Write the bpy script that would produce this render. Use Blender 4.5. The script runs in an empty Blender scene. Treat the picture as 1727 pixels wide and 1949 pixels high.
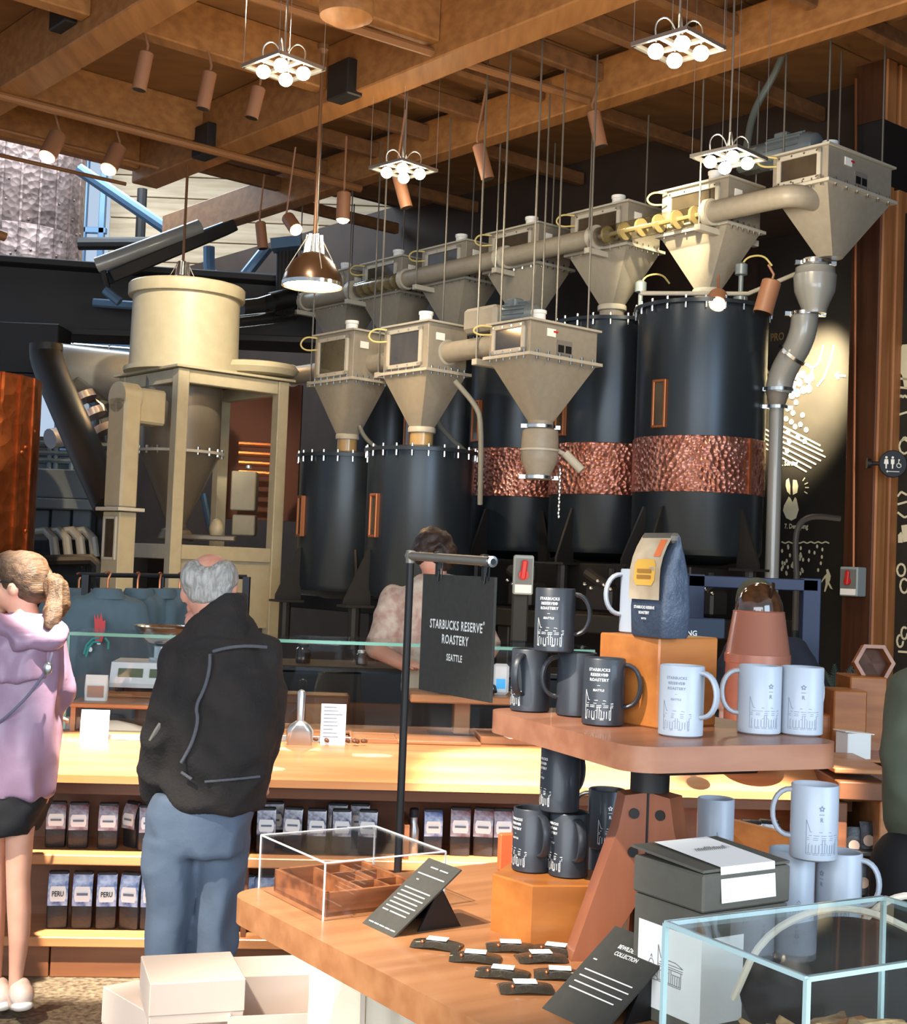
import bpy, math, random
from mathutils import Vector as Vec, Matrix, noise
# ---------------------------------------------------------------- camera
random.seed(7)
SC = bpy.context.scene
COL = SC.collection
W, H, F = 1727.0, 1949.0, 2600.0
EYE, PITCH, ROLL = 1.62, math.atan(105.5/2600.0), math.radians(2.29)
FW = Vec((0, math.cos(PITCH), math.sin(PITCH)))
U0 = Vec((0, -math.sin(PITCH), math.cos(PITCH)))
R0 = Vec((1, 0, 0))
CR = R0*math.cos(ROLL)+U0*math.sin(ROLL)
CU = -R0*math.sin(ROLL)+U0*math.cos(ROLL)
cam = bpy.data.cameras.new('camera'); camo = bpy.data.objects.new('camera', cam); COL.objects.link(camo)
cam.sensor_fit = 'HORIZONTAL'; cam.sensor_width = 36.0; cam.lens = F/W*36.0
cam.clip_start = 0.05; cam.clip_end = 200
M = Matrix((CR, CU, -FW)).transposed().to_4x4(); M.translation = Vec((0, 0, EYE)); camo.matrix_world = M
SC.camera = camo
SC.view_settings.view_transform = 'Standard'; SC.view_settings.look = 'None'
SC.view_settings.gamma = 1.0; SC.view_settings.use_curve_mapping = False
SC.view_settings.exposure = 0.0
EYEP = Vec((0, 0, EYE))
# ---------------------------------------------------------------- world and daylight
wd = bpy.data.worlds.new('daylight'); SC.world = wd; wd.use_nodes = True
wn = wd.node_tree.nodes; wn['Background'].inputs[0].default_value = (0.62, 0.78, 1.0, 1); wn['Background'].inputs[1].default_value = 0.8
def lamp(kind, name, loc, energy, col=(1, .8, .55), target=None, **kw):
    d = bpy.data.lights.new(name, kind); d.energy = energy; d.color = col
    for k, v in kw.items(): setattr(d, k, v)
    o = bpy.data.objects.new(name, d); COL.objects.link(o); o.location = loc
    if target is not None: o.rotation_euler = (Vec(target)-Vec(loc)).to_track_quat('-Z', 'Y').to_euler()
    return o
# tall shop windows behind and to the right of the photographer
lamp('AREA', 'window_daylight', (4.6, -1.2, 2.6), 330, (.62, .8, 1.0), (0.4, 6, 1.7), shape='RECTANGLE', size=3.4, size_y=3.0)
lamp('AREA', 'window_daylight', (-1.5, -3.2, 2.3), 520, (.84, .92, 1.0), (-.6, 6, 1.2), shape='RECTANGLE', size=7.5, size_y=2.8)
# track spotlights of the shop floor (ceiling height, most of them above the frame)
def trackspot(name, loc, tgt, e, deg, blend=.3, col=(1.0, .86, .64), soft=.05): lamp('SPOT', name, loc, e, col, tgt, spot_size=math.radians(deg), spot_blend=blend, shadow_soft_size=soft)
trackspot('counter_spot', (-.7, 3.4, 5.3), (-1.25, 5.3, .84), 9500, 13, .3, (1, .93, .82))
trackspot('counter_spot', (1.2, 2.9, 5.3), (.45, 5.3, .8), 12000, 13, .4, (1, .95, .88))
trackspot('counter_spot', (1.6, 3.0, 5.3), (1.25, 5.2, .78), 12000, 9, .4, (1, .95, .88))
trackspot('counter_spot', (-.2, 3.6, 5.3), (-.35, 5.5, .85), 2600, 18, .6, (1, .95, .88))
trackspot('table_spot', (-2.3, .6, 5.0), (-.1, 2.75, 1.0), 2400, 20, .6, (1, .93, .82))
trackspot('floor_spot', (-2.6, 1.6, 5.2), (-.5, 3.05, .5), 1200, 22, .4, (1, .92, .8))
trackspot('aisle_spot', (-2.9, 1.4, 5.2), (-1.15, 4.35, 0), 2200, 17, .4, (1, .92, .8))
trackspot('tank_spot', (-1.4, 8.6, 5.4), (-2.35, 12.3, 3.8), 1500, 26, .6)
trackspot('conveyor_spot', (1.0, 9.4, 5.6), (1.62, 10.95, 4.55), 1800, 26, .7, (1, .86, .56))
trackspot('cask_spot', (-3.2, 8.4, 5.3), (-4.3, 11.3, 2.6), 1500, 34, .6, (1, .7, .4))
trackspot('hopper_spot', (-1.5, 8.3, 5.4), (-.4, 11.2, 3.2), 600, 34, .8)
lamp('AREA', 'ceiling_fill', (-.5, 7.0, 1.9), 170, (1.0, .77, .48), (-.5, 9.0, 6), shape='RECTANGLE', size=7, size_y=7)  # unseen warm fill facing up, added to brighten the ceiling; not a fixture
# skylit atrium beyond the ceiling edge on the left
lamp('AREA', 'atrium_skylight', (-6.0, 18.5, 8.2), 900, (.75, .88, 1.0), (-5.6, 19.5, 3), shape='RECTANGLE', size=7, size_y=4)
# ---------------------------------------------------------------- pixel rays -> world points on real planes
def ray(px, py): return FW + CR*((px-W/2)/F) + CU*((H/2-py)/F)
def at(px, py, Y): d = ray(px, py); return EYEP + d*(Y/d.y)
def atz(px, py, z): d = ray(px, py); return EYEP + d*((z-EYE)/d.z)
YU = math.radians(-40)
U = Vec((math.sin(YU), math.cos(YU), 0)); V = Vec((math.cos(YU), -math.sin(YU), 0))
def uv(u, v, z=0): return U*u+V*v+Vec((0, 0, z))
def onv(px, py, v): d = ray(px, py); return EYEP + d*(v/d.dot(V))
def onu(px, py, u): d = ray(px, py); return EYEP + d*(u/d.dot(U))
RZU = math.atan2(-U.x, U.y)           # rotz whose local +y is U and local +x is V
# ---------------------------------------------------------------- objects
def tag(o, label=None, cat=None, group=None, kind=None):
    if label: o['label'] = label
    if cat: o['category'] = cat
    if group: o['group'] = group
    if kind: o['kind'] = kind
    return o
def thing(name, label, cat, loc=(0, 0, 0), rotz=0, group=None):
    o = bpy.data.objects.new(name, None); COL.objects.link(o); o.empty_display_size = .1
    o.location = loc; o.rotation_euler = (0, 0, rotz)
    return tag(o, label, cat, group)
def copy_tree(o, parent=None):
    c = o.copy(); COL.objects.link(c)
    if parent: c.parent = parent
    for ch in list(o.children): copy_tree(ch, c)
    return c
def rootof(o):
    while o.parent: o = o.parent
    return o
def rotm(rx=0, ry=0, rz=0): return Matrix.Rotation(rz, 3, 'Z') @ Matrix.Rotation(ry, 3, 'Y') @ Matrix.Rotation(rx, 3, 'X')
class MB:
    def __init__(s): s.v = []; s.f = []; s.mi = []; s.m = 0
    def add(s, vs, fs, T=None):
        b = len(s.v)
        s.v += [Vec(v) if T is None else T(Vec(v)) for v in vs]
        s.f += [tuple(b+i for i in f) for f in fs]; s.mi += [s.m]*len(fs); return s
    def box(s, c, size, R=None, ch=0.0):
        c = Vec(c); h = Vec(size)/2; R = R or Matrix.Identity(3)
        if ch <= 0:
            vs = [(x*h.x, y*h.y, z*h.z) for x in (-1, 1) for y in (-1, 1) for z in (-1, 1)]
            fs = [(0, 1, 3, 2), (4, 6, 7, 5), (0, 4, 5, 1), (2, 3, 7, 6), (0, 2, 6, 4), (1, 5, 7, 3)]
        else:
            ch = min(ch, min(h)*.9); vs = []; idx = {}
            for x in (-1, 1):
                for y in (-1, 1):
                    for z in (-1, 1):
                        for a in range(3):
                            p = [x*(h.x-ch), y*(h.y-ch), z*(h.z-ch)]; sg = (x, y, z); p[a] = sg[a]*h[a]
                            idx[(x, y, z, a)] = len(vs); vs.append(p)
            fs = []
            for a in range(3):
                b, c2 = (a+1) % 3, (a+2) % 3
                for sa in (-1, 1):
                    q = []
                    for sb, sc in ((-1, -1), (1, -1), (1, 1), (-1, 1)):
                        k = [0, 0, 0]; k[a] = sa; k[b] = sb; k[c2] = sc; q.append(idx[(*k, a)])
                    fs.append(tuple(q if sa > 0 else q[::-1]))
                for sb in (-1, 1):
                    for sc in (-1, 1):
                        k0 = [0, 0, 0]; k1 = [0, 0, 0]; k0[a] = -1; k1[a] = 1
                        for k in (k0, k1): k[b] = sb; k[c2] = sc
                        q = [idx[(*k0, b)], idx[(*k1, b)], idx[(*k1, c2)], idx[(*k0, c2)]]
                        fs.append(tuple(q if sb*sc > 0 else q[::-1]))
            for x in (-1, 1):
                for y in (-1, 1):
                    for z in (-1, 1):
                        q = [idx[(x, y, z, a)] for a in range(3)]; fs.append(tuple(q if x*y*z > 0 else q[::-1]))
        return s.add(vs, fs, lambda v: R @ v + c)
    def bar(s, p0, p1, w, h, ch=0, up=(0, 0, 1)):
        p0, p1 = Vec(p0), Vec(p1); d = (p1-p0); L = d.length; d = d/L; up = Vec(up)
        if abs(d.dot(up)) > .98: up = Vec((0, 1, 0))
        x = d.cross(up).normalized(); z = x.cross(d)
        return s.box((p0+p1)/2, (w, L, h), Matrix((x, d, z)).transposed(), ch)
    def lathe(s, prof, n=24, c=(0, 0, 0), R=None, sx=1, sy=1, a0=0, a1=2*math.pi, open=False):
        c = Vec(c); R = R or Matrix.Identity(3); full = abs(a1-a0-2*math.pi) < 1e-6; vs = []; fs = []
        m = n if full else n+1
        for r, z in prof:
            for i in range(m):
                a = a0+(a1-a0)*i/n; vs.append((r*math.cos(a)*sx, r*math.sin(a)*sy, z))
        for j in range(len(prof)-1):
            for i in range(n):
                k = (i+1) % m; fs.append((j*m+i, j*m+k, (j+1)*m+k, (j+1)*m+i))
        if full and not open:
            if prof[0][0] > 1e-5: fs.append(tuple(range(m))[::-1])
            if prof[-1][0] > 1e-5: fs.append(tuple((len(prof)-1)*m+i for i in range(m)))
        return s.add(vs, fs, lambda v: R @ v + c)
    def cyl(s, p0, p1, r0, r1=None, n=16):
        p0, p1 = Vec(p0), Vec(p1); d = p1-p0; r1 = r0 if r1 is None else r1
        R = d.to_track_quat('Z', 'Y').to_matrix()
        return s.lathe([(r0, 0), (r1, d.length)], n, p0, R)
    def cap(s, p0, r0, p1, r1, n=14, sx=1, sy=1):
        p0, p1 = Vec(p0), Vec(p1); d = p1-p0; L = max(d.length, 1e-4)
        R = d.to_track_quat('Z', 'Y').to_matrix(); pr = []
        for i in range(7): a = -math.pi/2+math.pi/2*i/6; pr.append((max(r0*math.cos(a), 1e-6), r0*math.sin(a)))
        for i in range(1, 7): a = math.pi/2*i/6; pr.append((max(r1*math.cos(a), 1e-6), L+r1*math.sin(a)))
        return s.lathe(pr, n, p0, R, sx, sy)
    def ell(s, c, r, R=None, n=16, m=10):
        R = R or Matrix.Identity(3); pr = []
        for i in range(m+1): a = -math.pi/2+math.pi*i/m; pr.append((max(math.cos(a), 1e-6), math.sin(a)))
        S = Matrix.Diagonal(Vec(r)) if not isinstance(r, (int, float)) else Matrix.Diagonal(Vec((r, r, r)))
        return s.lathe(pr, n, c, R @ S)
    def tube(s, pts, r, n=10, sm=0):
        pts = [Vec(p) for p in pts]
        for _ in range(sm): pts = [pts[0]]+[q for a, b in zip(pts, pts[1:]) for q in (a.lerp(b, .25), a.lerp(b, .75))]+[pts[-1]]
        k = len(pts); vs = []; fs = []; nrm = None
        for i, p in enumerate(pts):
            t = (pts[min(i+1, k-1)]-pts[max(i-1, 0)]).normalized()
            if nrm is None:
                nrm = t.cross(Vec((0, 0, 1)))
                if nrm.length < .05: nrm = t.cross(Vec((0, 1, 0)))
            nrm = (nrm - t*nrm.dot(t)).normalized(); b = t.cross(nrm)
            rr = r[i] if isinstance(r, (list, tuple)) else r
            for j in range(n):
                a = 2*math.pi*j/n; vs.append(p+nrm*(rr*math.cos(a))+b*(rr*math.sin(a)))
        for i in range(k-1):
            for j in range(n): fs.append((i*n+j, i*n+(j+1) % n, (i+1)*n+(j+1) % n, (i+1)*n+j))
        fs.append(tuple(range(n))[::-1]); fs.append(tuple((k-1)*n+j for j in range(n)))
        return s.add(vs, fs)
    def prism(s, poly, z0, z1, T=None):
        n = len(poly); vs = [(x, y, z0) for x, y in poly]+[(x, y, z1) for x, y in poly]
        fs = [tuple(range(n))[::-1], tuple(range(n, 2*n))]+[(i, (i+1) % n, n+(i+1) % n, n+i) for i in range(n)]
        return s.add(vs, fs, T)
    def loft(s, rings, caps=True):
        n = len(rings[0]); vs = [p for r in rings for p in r]; fs = []
        for j in range(len(rings)-1):
            for i in range(n): fs.append((j*n+i, j*n+(i+1) % n, (j+1)*n+(i+1) % n, (j+1)*n+i))
        if caps: fs.append(tuple(range(n))[::-1]); fs.append(tuple((len(rings)-1)*n+i for i in range(n)))
        return s.add(vs, fs)
    def build(s, name, mat, parent=None, world=False, ang=35, kind=None, label=None):
        me = bpy.data.meshes.new(name); vs = s.v
        if world and parent is not None:
            r = rootof(parent); Mi = (Matrix.Translation(r.location) @ r.rotation_euler.to_matrix().to_4x4()).inverted()
            vs = [Mi @ v for v in vs]
        me.from_pydata([tuple(v) for v in vs], [], s.f)
        for m in (mat if isinstance(mat, (list, tuple)) else [mat]): me.materials.append(m)
        me.polygons.foreach_set('material_index', s.mi)
        me.polygons.foreach_set('use_smooth', [True]*len(me.polygons))
        me.update(); me.set_sharp_from_angle(angle=math.radians(ang))
        o = bpy.data.objects.new(name, me); COL.objects.link(o)
        if parent: o.parent = parent
        if kind: o['kind'] = kind
        if label: o['label'] = label
        return o
def rrect(w, h, r, n=6):
    out = []
    for cx, cy, a in ((w/2-r, h/2-r, 0), (-w/2+r, h/2-r, 90), (-w/2+r, -h/2+r, 180), (w/2-r, -h/2+r, 270)):
        for i in range(n+1):
            t = math.radians(a+90*i/n); out.append((cx+r*math.cos(t), cy+r*math.sin(t)))
    return out
DG = None
def blob(name, mb, mat, parent, voxel=.012, smooth=6, disp=0, dsc=6, seed=0, stretch=1.0, label=None):
    wld = parent.name.startswith('person')
    """fuse overlapping closed shapes into one continuous surface (voxel remesh), then add cloth folds"""
    o = mb.build(name, mat, parent, wld)
    m = o.modifiers.new('r', 'REMESH'); m.mode = 'VOXEL'; m.voxel_size = voxel
    if smooth: m2 = o.modifiers.new('s', 'SMOOTH'); m2.iterations = smooth; m2.factor = .5
    bpy.context.view_layer.update()
    me = bpy.data.meshes.new_from_object(o.evaluated_get(bpy.context.evaluated_depsgraph_get()))
    o.modifiers.clear(); old = o.data; o.data = me; bpy.data.meshes.remove(old); me.name = name
    if not me.materials: me.materials.append(mat)
    if disp:
        ns = [v.normal.copy() for v in me.vertices]; off = Vec((seed*3.1, seed*1.7, seed))
        for v, nn in zip(me.vertices, ns):
            p = v.co.copy(); p.z *= stretch
            a = noise.noise(p*dsc+off); b = noise.noise(p*dsc*2.3+off*2)
            v.co += nn*disp*(1-2*abs(a)+.4*b-.4)
    me.polygons.foreach_set('use_smooth', [True]*len(me.polygons)); me.update()
    if label: o['label'] = label
    return o
_tx = {}
def textgeo(txt, size, sx=.8, space=1.0):
    k = (txt, space)
    if k not in _tx:
        cu = bpy.data.curves.new('t', 'FONT'); cu.body = txt; cu.align_x = 'CENTER'; cu.resolution_u = 2; cu.offset = .022; cu.space_character = space
        o = bpy.data.objects.new('t', cu); COL.objects.link(o); bpy.context.view_layer.update()
        me = bpy.data.meshes.new_from_object(o.evaluated_get(bpy.context.evaluated_depsgraph_get()))
        _tx[k] = ([v.co.copy() for v in me.vertices], [tuple(p.vertices) for p in me.polygons])
        bpy.data.objects.remove(o); bpy.data.curves.remove(cu); bpy.data.meshes.remove(me)
    vs, fs = _tx[k]
    return [Vec((v.x*size*sx, v.y*size, 0)) for v in vs], fs
def stroke2(pts, w):
    """flat ribbons (quads in the xy plane) along a 2D polyline"""
    vs = []; fs = []
    for (x0, y0), (x1, y1) in zip(pts, pts[1:]):
        dx, dy = x1-x0, y1-y0; L = math.hypot(dx, dy) or 1; nx, ny = -dy/L*w/2, dx/L*w/2; b = len(vs)
        n = max(1, int(L/(.012)) if L < .15 else 1)
        for i in range(n+1):
            t = i/n; vs += [(x0+dx*t-nx, y0+dy*t-ny, 0), (x0+dx*t+nx, y0+dy*t+ny, 0)]
        for i in range(n): fs.append((b+2*i, b+2*i+2, b+2*i+3, b+2*i+1))
    return vs, fs
# ---------------------------------------------------------------- materials
def lin(c): return tuple(((x/255)/12.92 if x/255 <= .04045 else ((x/255+.055)/1.055)**2.4) for x in c)+(1,)
MATS = {}
def mat(name, c, rough=.5, metal=0., c2=None, scale=8., stretch=(1, 1, 1), bump=0., bscale=None, trans=0., ior=1.45, emit=None, es=1., kind='noise', spec=.5, alpha=1., coat=0.):
    if name in MATS: return MATS[name]
    m = bpy.data.materials.new(name); m.use_nodes = True; nt = m.node_tree; b = nt.nodes['Principled BSDF']; I = b.inputs
    I['Base Color'].default_value = lin(c); I['Roughness'].default_value = rough; I['Metallic'].default_value = metal
    I['IOR'].default_value = ior; I['Transmission Weight'].default_value = trans; I['Specular IOR Level'].default_value = spec
    I['Alpha'].default_value = alpha; I['Coat Weight'].default_value = coat
    if emit: I['Emission Color'].default_value = lin(emit); I['Emission Strength'].default_value = es
    if c2 or bump:
        tc = nt.nodes.new('ShaderNodeTexCoord'); mp = nt.nodes.new('ShaderNodeMapping'); mp.inputs['Scale'].default_value = stretch
        nt.links.new(tc.outputs['Object'], mp.inputs['Vector'])
        def tex(sc):
            if kind == 'voronoi':
                t = nt.nodes.new('ShaderNodeTexVoronoi'); t.inputs['Scale'].default_value = sc; t.feature = 'F1'; out = t.outputs['Distance']
            else:
                t = nt.nodes.new('ShaderNodeTexNoise'); t.inputs['Scale'].default_value = sc; t.inputs['Detail'].default_value = 5; t.inputs['Roughness'].default_value = .6; out = t.outputs[0]
            nt.links.new(mp.outputs[0], t.inputs['Vector']); return out
        if c2:
            cr = nt.nodes.new('ShaderNodeValToRGB'); cr.color_ramp.elements[0].color = lin(c); cr.color_ramp.elements[1].color = lin(c2)
            cr.color_ramp.elements[0].position = .35; cr.color_ramp.elements[1].position = .65
            t = nt.nodes.new('ShaderNodeTexNoise'); t.inputs['Scale'].default_value = scale; t.inputs['Detail'].default_value = 4
            nt.links.new(mp.outputs[0], t.inputs['Vector']); nt.links.new(t.outputs[0], cr.inputs[0]); nt.links.new(cr.outputs[0], I['Base Color'])
        if bump:
            bp = nt.nodes.new('ShaderNodeBump'); bp.inputs['Strength'].default_value = bump; bp.inputs['Distance'].default_value = .02
            nt.links.new(tex(bscale or scale), bp.inputs['Height']); nt.links.new(bp.outputs[0], I['Normal'])
    MATS[name] = m; return m
CEIL = mat('ceiling_plywood', (128, 88, 50), .7, c2=(114, 76, 42), scale=3, stretch=(.6, 2, 1), bump=.05)
BEAM = mat('beam_wood', (156, 106, 58), .6, c2=(134, 88, 46), scale=5, stretch=(3, .3, 3), bump=.05)
JOIST = mat('joist_wood', (118, 78, 44), .65, c2=(98, 64, 36), scale=5, stretch=(3, .3, 3))
DKWALL = mat('dark_wall', (56, 39, 27), .8, c2=(46, 32, 22), scale=3)
CHALK = mat('blackboard_paint', (38, 34, 28), .55, c2=(32, 28, 24), scale=4)
COLW = mat('column_wood', (182, 120, 70), .55, c2=(154, 94, 52), scale=4, stretch=(4, 4, .25), bump=.05)
COLD = mat('column_dark_wood', (104, 62, 38), .6, c2=(86, 48, 28), scale=4, stretch=(4, 4, .25))
FLOORM = mat('polished_concrete', (120, 104, 82), .45, c2=(66, 56, 44), scale=45, bump=.03)
CWOOD = mat('counter_wood', (190, 130, 82), .35, c2=(168, 108, 64), scale=4, stretch=(.3, 4, 4), bump=.03, coat=.2)
CDARK = mat('counter_back_wood', (120, 72, 40), .5, c2=(98, 56, 30), scale=4, stretch=(.3, 4, 4))
TWOOD = mat('table_wood', (168, 116, 76), .38, c2=(148, 96, 58), scale=5, stretch=(4, .4, 4), bump=.03, coat=.25)
TWOOD2 = mat('upper_table_wood', (156, 106, 78), .42, c2=(138, 88, 62), scale=5, stretch=(4, .4, 4), bump=.03, coat=.15)
BLOCKW = mat('block_wood', (176, 108, 50), .4, c2=(152, 88, 38), scale=6, stretch=(.5, 3, 3), bump=.03, coat=.2)
WALNUT = mat('walnut', (158, 98, 58), .45, c2=(110, 62, 36), scale=9, stretch=(.5, 3, 4))
LEGW = mat('leg_wood', (146, 88, 60), .42, c2=(126, 72, 48), scale=5, stretch=(3, 3, .4), coat=.2)
GREY = mat('hopper_paint', (146, 138, 124), .42, c2=(140, 132, 118), scale=20)
GREYL = mat('flange_paint', (176, 170, 156), .4)
TANK = mat('tank_paint', (166, 156, 130), .42, c2=(160, 150, 124), scale=10)
CONEM = mat('cone_paint', (108, 98, 84), .36, .2)
PIPEG = mat('pipe_grey', (134, 134, 130), .3, .1, coat=.3)
SILO = mat('silo_black', (40, 47, 54), .3, .5, c2=(46, 53, 60), scale=3, stretch=(1, 1, .2))
STEELD = mat('dark_steel', (38, 35, 33), .5, .3)
COPPER = mat('hammered_copper', (176, 124, 112), .32, .8, c2=(146, 92, 80), scale=9, bump=.9, bscale=26, kind='voronoi')
COPC = mat('cask_copper', (150, 84, 46), .4, .85, c2=(110, 56, 28), scale=3, bump=.6, bscale=9, kind='voronoi')
COPG = mat('cask_grey_copper', (150, 128, 120), .45, .6, c2=(110, 92, 86), scale=5, bump=.7, bscale=12, kind='voronoi')
COPS = mat('copper_smooth', (188, 122, 98), .36, .2, coat=.4)
COPF = mat('copper_frame', (176, 108, 70), .35, .8)
CHROME = mat('chrome', (215, 215, 212), .18, 1.)
STEEL = mat('brushed_steel', (190, 190, 186), .32, .9)
RODM = mat('rod_steel', (150, 146, 136), .35, .8)
BLACK = mat('black', (16, 16, 17), .5)
BLKM = mat('matte_black_card', (60, 58, 52), .8, c2=(55, 54, 48), scale=60)
WHITE = mat('white', (238, 238, 234), .5)
PAPER = mat('paper', (244, 240, 232), .7)
INK = mat('white_ink', (236, 234, 226), .7)
INKG = mat('grey_ink', (116, 122, 134), .7)
CHALKW = mat('chalk_white', (216, 208, 176), .8)
def glassmat(name, tint, rough=.02, frac=.12):
    m = bpy.data.materials.new(name); m.use_nodes = True; nt = m.node_tree; nt.nodes.remove(nt.nodes['Principled BSDF'])
    tr = nt.nodes.new('ShaderNodeBsdfTransparent'); tr.inputs[0].default_value = tint
    gl = nt.nodes.new('ShaderNodeBsdfGlossy'); gl.inputs[1].default_value = rough
    fr = nt.nodes.new('ShaderNodeLayerWeight'); fr.inputs[0].default_value = .5
    pw = nt.nodes.new('ShaderNodeMath'); pw.operation = 'POWER'; pw.inputs[1].default_value = 3.0; nt.links.new(fr.outputs['Facing'], pw.inputs[0])
    ml = nt.nodes.new('ShaderNodeMath'); ml.operation = 'MULTIPLY_ADD'; ml.inputs[1].default_value = frac*2; ml.inputs[2].default_value = .03; nt.links.new(pw.outputs[0], ml.inputs[0])
    mx = nt.nodes.new('ShaderNodeMixShader')
    nt.links.new(ml.outputs[0], mx.inputs[0]); nt.links.new(tr.outputs[0], mx.inputs[1]); nt.links.new(gl.outputs[0], mx.inputs[2])
    nt.links.new(mx.outputs[0], nt.nodes['Material Output'].inputs[0]); return m
GLASS = glassmat('clear_glass', (.97, .985, .98, 1), .02, .18)
ACRYL = glassmat('acrylic', (.97, .97, .97, 1), .03, .2)
TUBEG = glassmat('clear_tube', (.82, .8, .76, 1), .08, .35)
GEDGE = mat('glass_edge', (112, 168, 150), .15, coat=.5)
AEDGE = mat('acrylic_edge', (236, 236, 234), .2)
CEDGE = mat('case_glass_edge', (176, 200, 198), .12, coat=.5)
BULB = mat('bulb_glow', (255, 240, 210), .5, emit=(255, 236, 200), es=18)
WBULB = mat('warm_bulb_glow', (255, 220, 160), .5, emit=(255, 190, 100), es=9)
SPOTB = mat('spot_can', (134, 92, 66), .5)
DMUG = mat('dark_mug', (42, 45, 50), .42, coat=.1)
WMUG = mat('pale_mug', (160, 166, 174), .4, coat=.1)
SKIN = mat('skin', (226, 170, 142), .5, c2=(216, 156, 128), scale=8)
SKIN2 = mat('older_skin', (222, 160, 134), .5, c2=(204, 138, 112), scale=14)
HAIRB = mat('brown_hair', (96, 70, 46), .55, c2=(64, 45, 30), scale=14, stretch=(1, 6, 6), bump=.4, bscale=30)
HAIRG = mat('grey_hair', (186, 180, 170), .6, c2=(140, 134, 126), scale=24, stretch=(4, 4, .8), bump=.5, bscale=40)
HAIRD = mat('dark_hair', (62, 42, 30), .5, c2=(40, 26, 18), scale=14, bump=.4, bscale=30)
LILAC = mat('lilac_coat', (156, 126, 146), .4, c2=(148, 118, 138), scale=3, bump=.15, bscale=9)
FLEECE = mat('black_shearling', (46, 39, 35), .9, c2=(36, 32, 30), scale=10, bump=.35, bscale=90)
FTRIM = mat('shearling_seam', (92, 92, 96), .95, bump=.5, bscale=120)
BPANT = mat('blue_trousers', (94, 106, 122), .8, c2=(86, 98, 114), scale=4, bump=.15, bscale=24)
SKIRT = mat('black_skirt', (24, 23, 24), .8)
SHIRT = mat('print_shirt', (208, 190, 166), .8, c2=(178, 140, 122), scale=20)
OLIVE = mat('olive_jacket', (88, 92, 74), .8, c2=(78, 82, 66), scale=5)
NAVYC = mat('dark_navy_cloth', (38, 40, 50), .85)
TEAL = mat('teal_grey_cloth', (94, 112, 118), .8, c2=(84, 102, 108), scale=4, bump=.15, bscale=18)
CREAM = mat('cream_canvas', (222, 208, 186), .75, c2=(214, 200, 176), scale=5, bump=.1, bscale=14)
NAVYF = mat('navy_frame', (34, 46, 76), .45)
BOXP = mat('pale_carton', (206, 186, 170), .75)
BOXG = mat('grey_carton', (92, 88, 78), .7, c2=(88, 84, 74), scale=40)
BAGB = mat('coffee_bag_black', (40, 38, 38), .38, bump=.25, bscale=22)
BAGN = mat('coffee_bag_navy', (50, 54, 64), .36, bump=.25, bscale=20)
def tagmat(name, a, b): return mat(name, a, .45, c2=b, scale=26)
TAGM = tagmat('maroon_tag', (118, 62, 58), (190, 188, 198)); TAGB = tagmat('blue_tag', (52, 82, 146), (206, 220, 240))
TAGV = tagmat('violet_tag', (240, 240, 244), (50, 48, 84)); TAGS = mat('beige_tag', (188, 168, 140), .6, c2=(160, 138, 110), scale=18)
BLUEP = mat('blue_steel', (92, 120, 148), .4, .3)
PLANKW = mat('plank_wood', (196, 172, 140), .6, c2=(170, 144, 112), scale=4, stretch=(.3, 3, 3))
YEL = mat('yellow_label', (206, 156, 62), .6)
RED = mat('red_handle', (200, 36, 30), .4)
ENCL = mat('enclosure_grey', (150, 160, 160), .5)
# ================================================================ structure
CZ, BZ = 6.0, 5.5
def struct(name, mb, m, label=None): o = mb.build(name, m); o['kind'] = 'structure'; return o
struct('floor', MB().box((0, 9, -.05), (30, 34, .1)), FLOORM)
ceil = struct('ceiling', MB().box(uv(6.4, 5.2, CZ+.16), (17.4, 14.4, .1), rotm(0, 0, RZU)), DKWALL)
Ruv = rotm(0, 0, RZU)
def ubox(mb, u0, u1, v0, v1, z0, z1, ch=0): return mb.box(uv((u0+u1)/2, (v0+v1)/2, (z0+z1)/2), (abs(v1-v0), abs(u1-u0), abs(z1-z0)), Ruv, ch)
# plywood panels of the ceiling, one object each
us = [-2, 1.0, 3.4, 4.9, 6.5, 8.1, 9.6, 11.7, 13.2]; vs_ = [-1.6, .4, 2.4, 4.4, 6.56, 8.13, 10.2]
for i in range(len(us)-1):
    for j in range(len(vs_)-1):
        ubox(MB(), us[i]+.01, us[i+1]-.01, vs_[j]+.01, vs_[j+1]-.01, CZ, CZ+.1).build('ceiling_panel', CEIL, ceil)
def beamU(v, u0, u1, w, z0, z1, name='beam', m=BEAM): return ubox(MB(), u0, u1, v-w/2, v+w/2, z0, z1, .012).build(name, m, ceil)
def beamV(u, v0, v1, w, z0, z1, name='cross_beam', m=BEAM): return ubox(MB(), u-w/2, u+w/2, v0, v1, z0, z1, .012).build(name, m, ceil)
for v in (2.3, 4.42, 6.56): beamU(v, 1.0, 13.1, .3, BZ, CZ)
beamU(8.13, 1.0, 15.5, .2, BZ+.04, CZ-.1)
for u in (5.9, 8.1, 9.6, 11.7, 13.0):
    for a, b in ((-1.5, 2.15), (2.45, 4.27), (4.57, 6.41)): beamV(u, a, b, .16, BZ+.12, CZ)
for u in (3.6, 4.4, 5.1, 5.8, 6.5, 7.2, 7.9, 8.6, 9.4, 10.2, 11.0, 11.9, 12.8): beamV(u, 6.71, 8.03, .09, BZ+.2, CZ-.15, 'joist', JOIST)
for u in (4.4, 5.8, 7.2, 8.6, 10.2, 11.9, 13.4): beamV(u, 8.23, 10.15, .09, BZ+.22, CZ-.15, 'joist', JOIST)
for v in (7.3, 8.9): beamU(v, 3.0, 13.0, .07, CZ-.15, CZ-.05, 'joist', JOIST)
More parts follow.
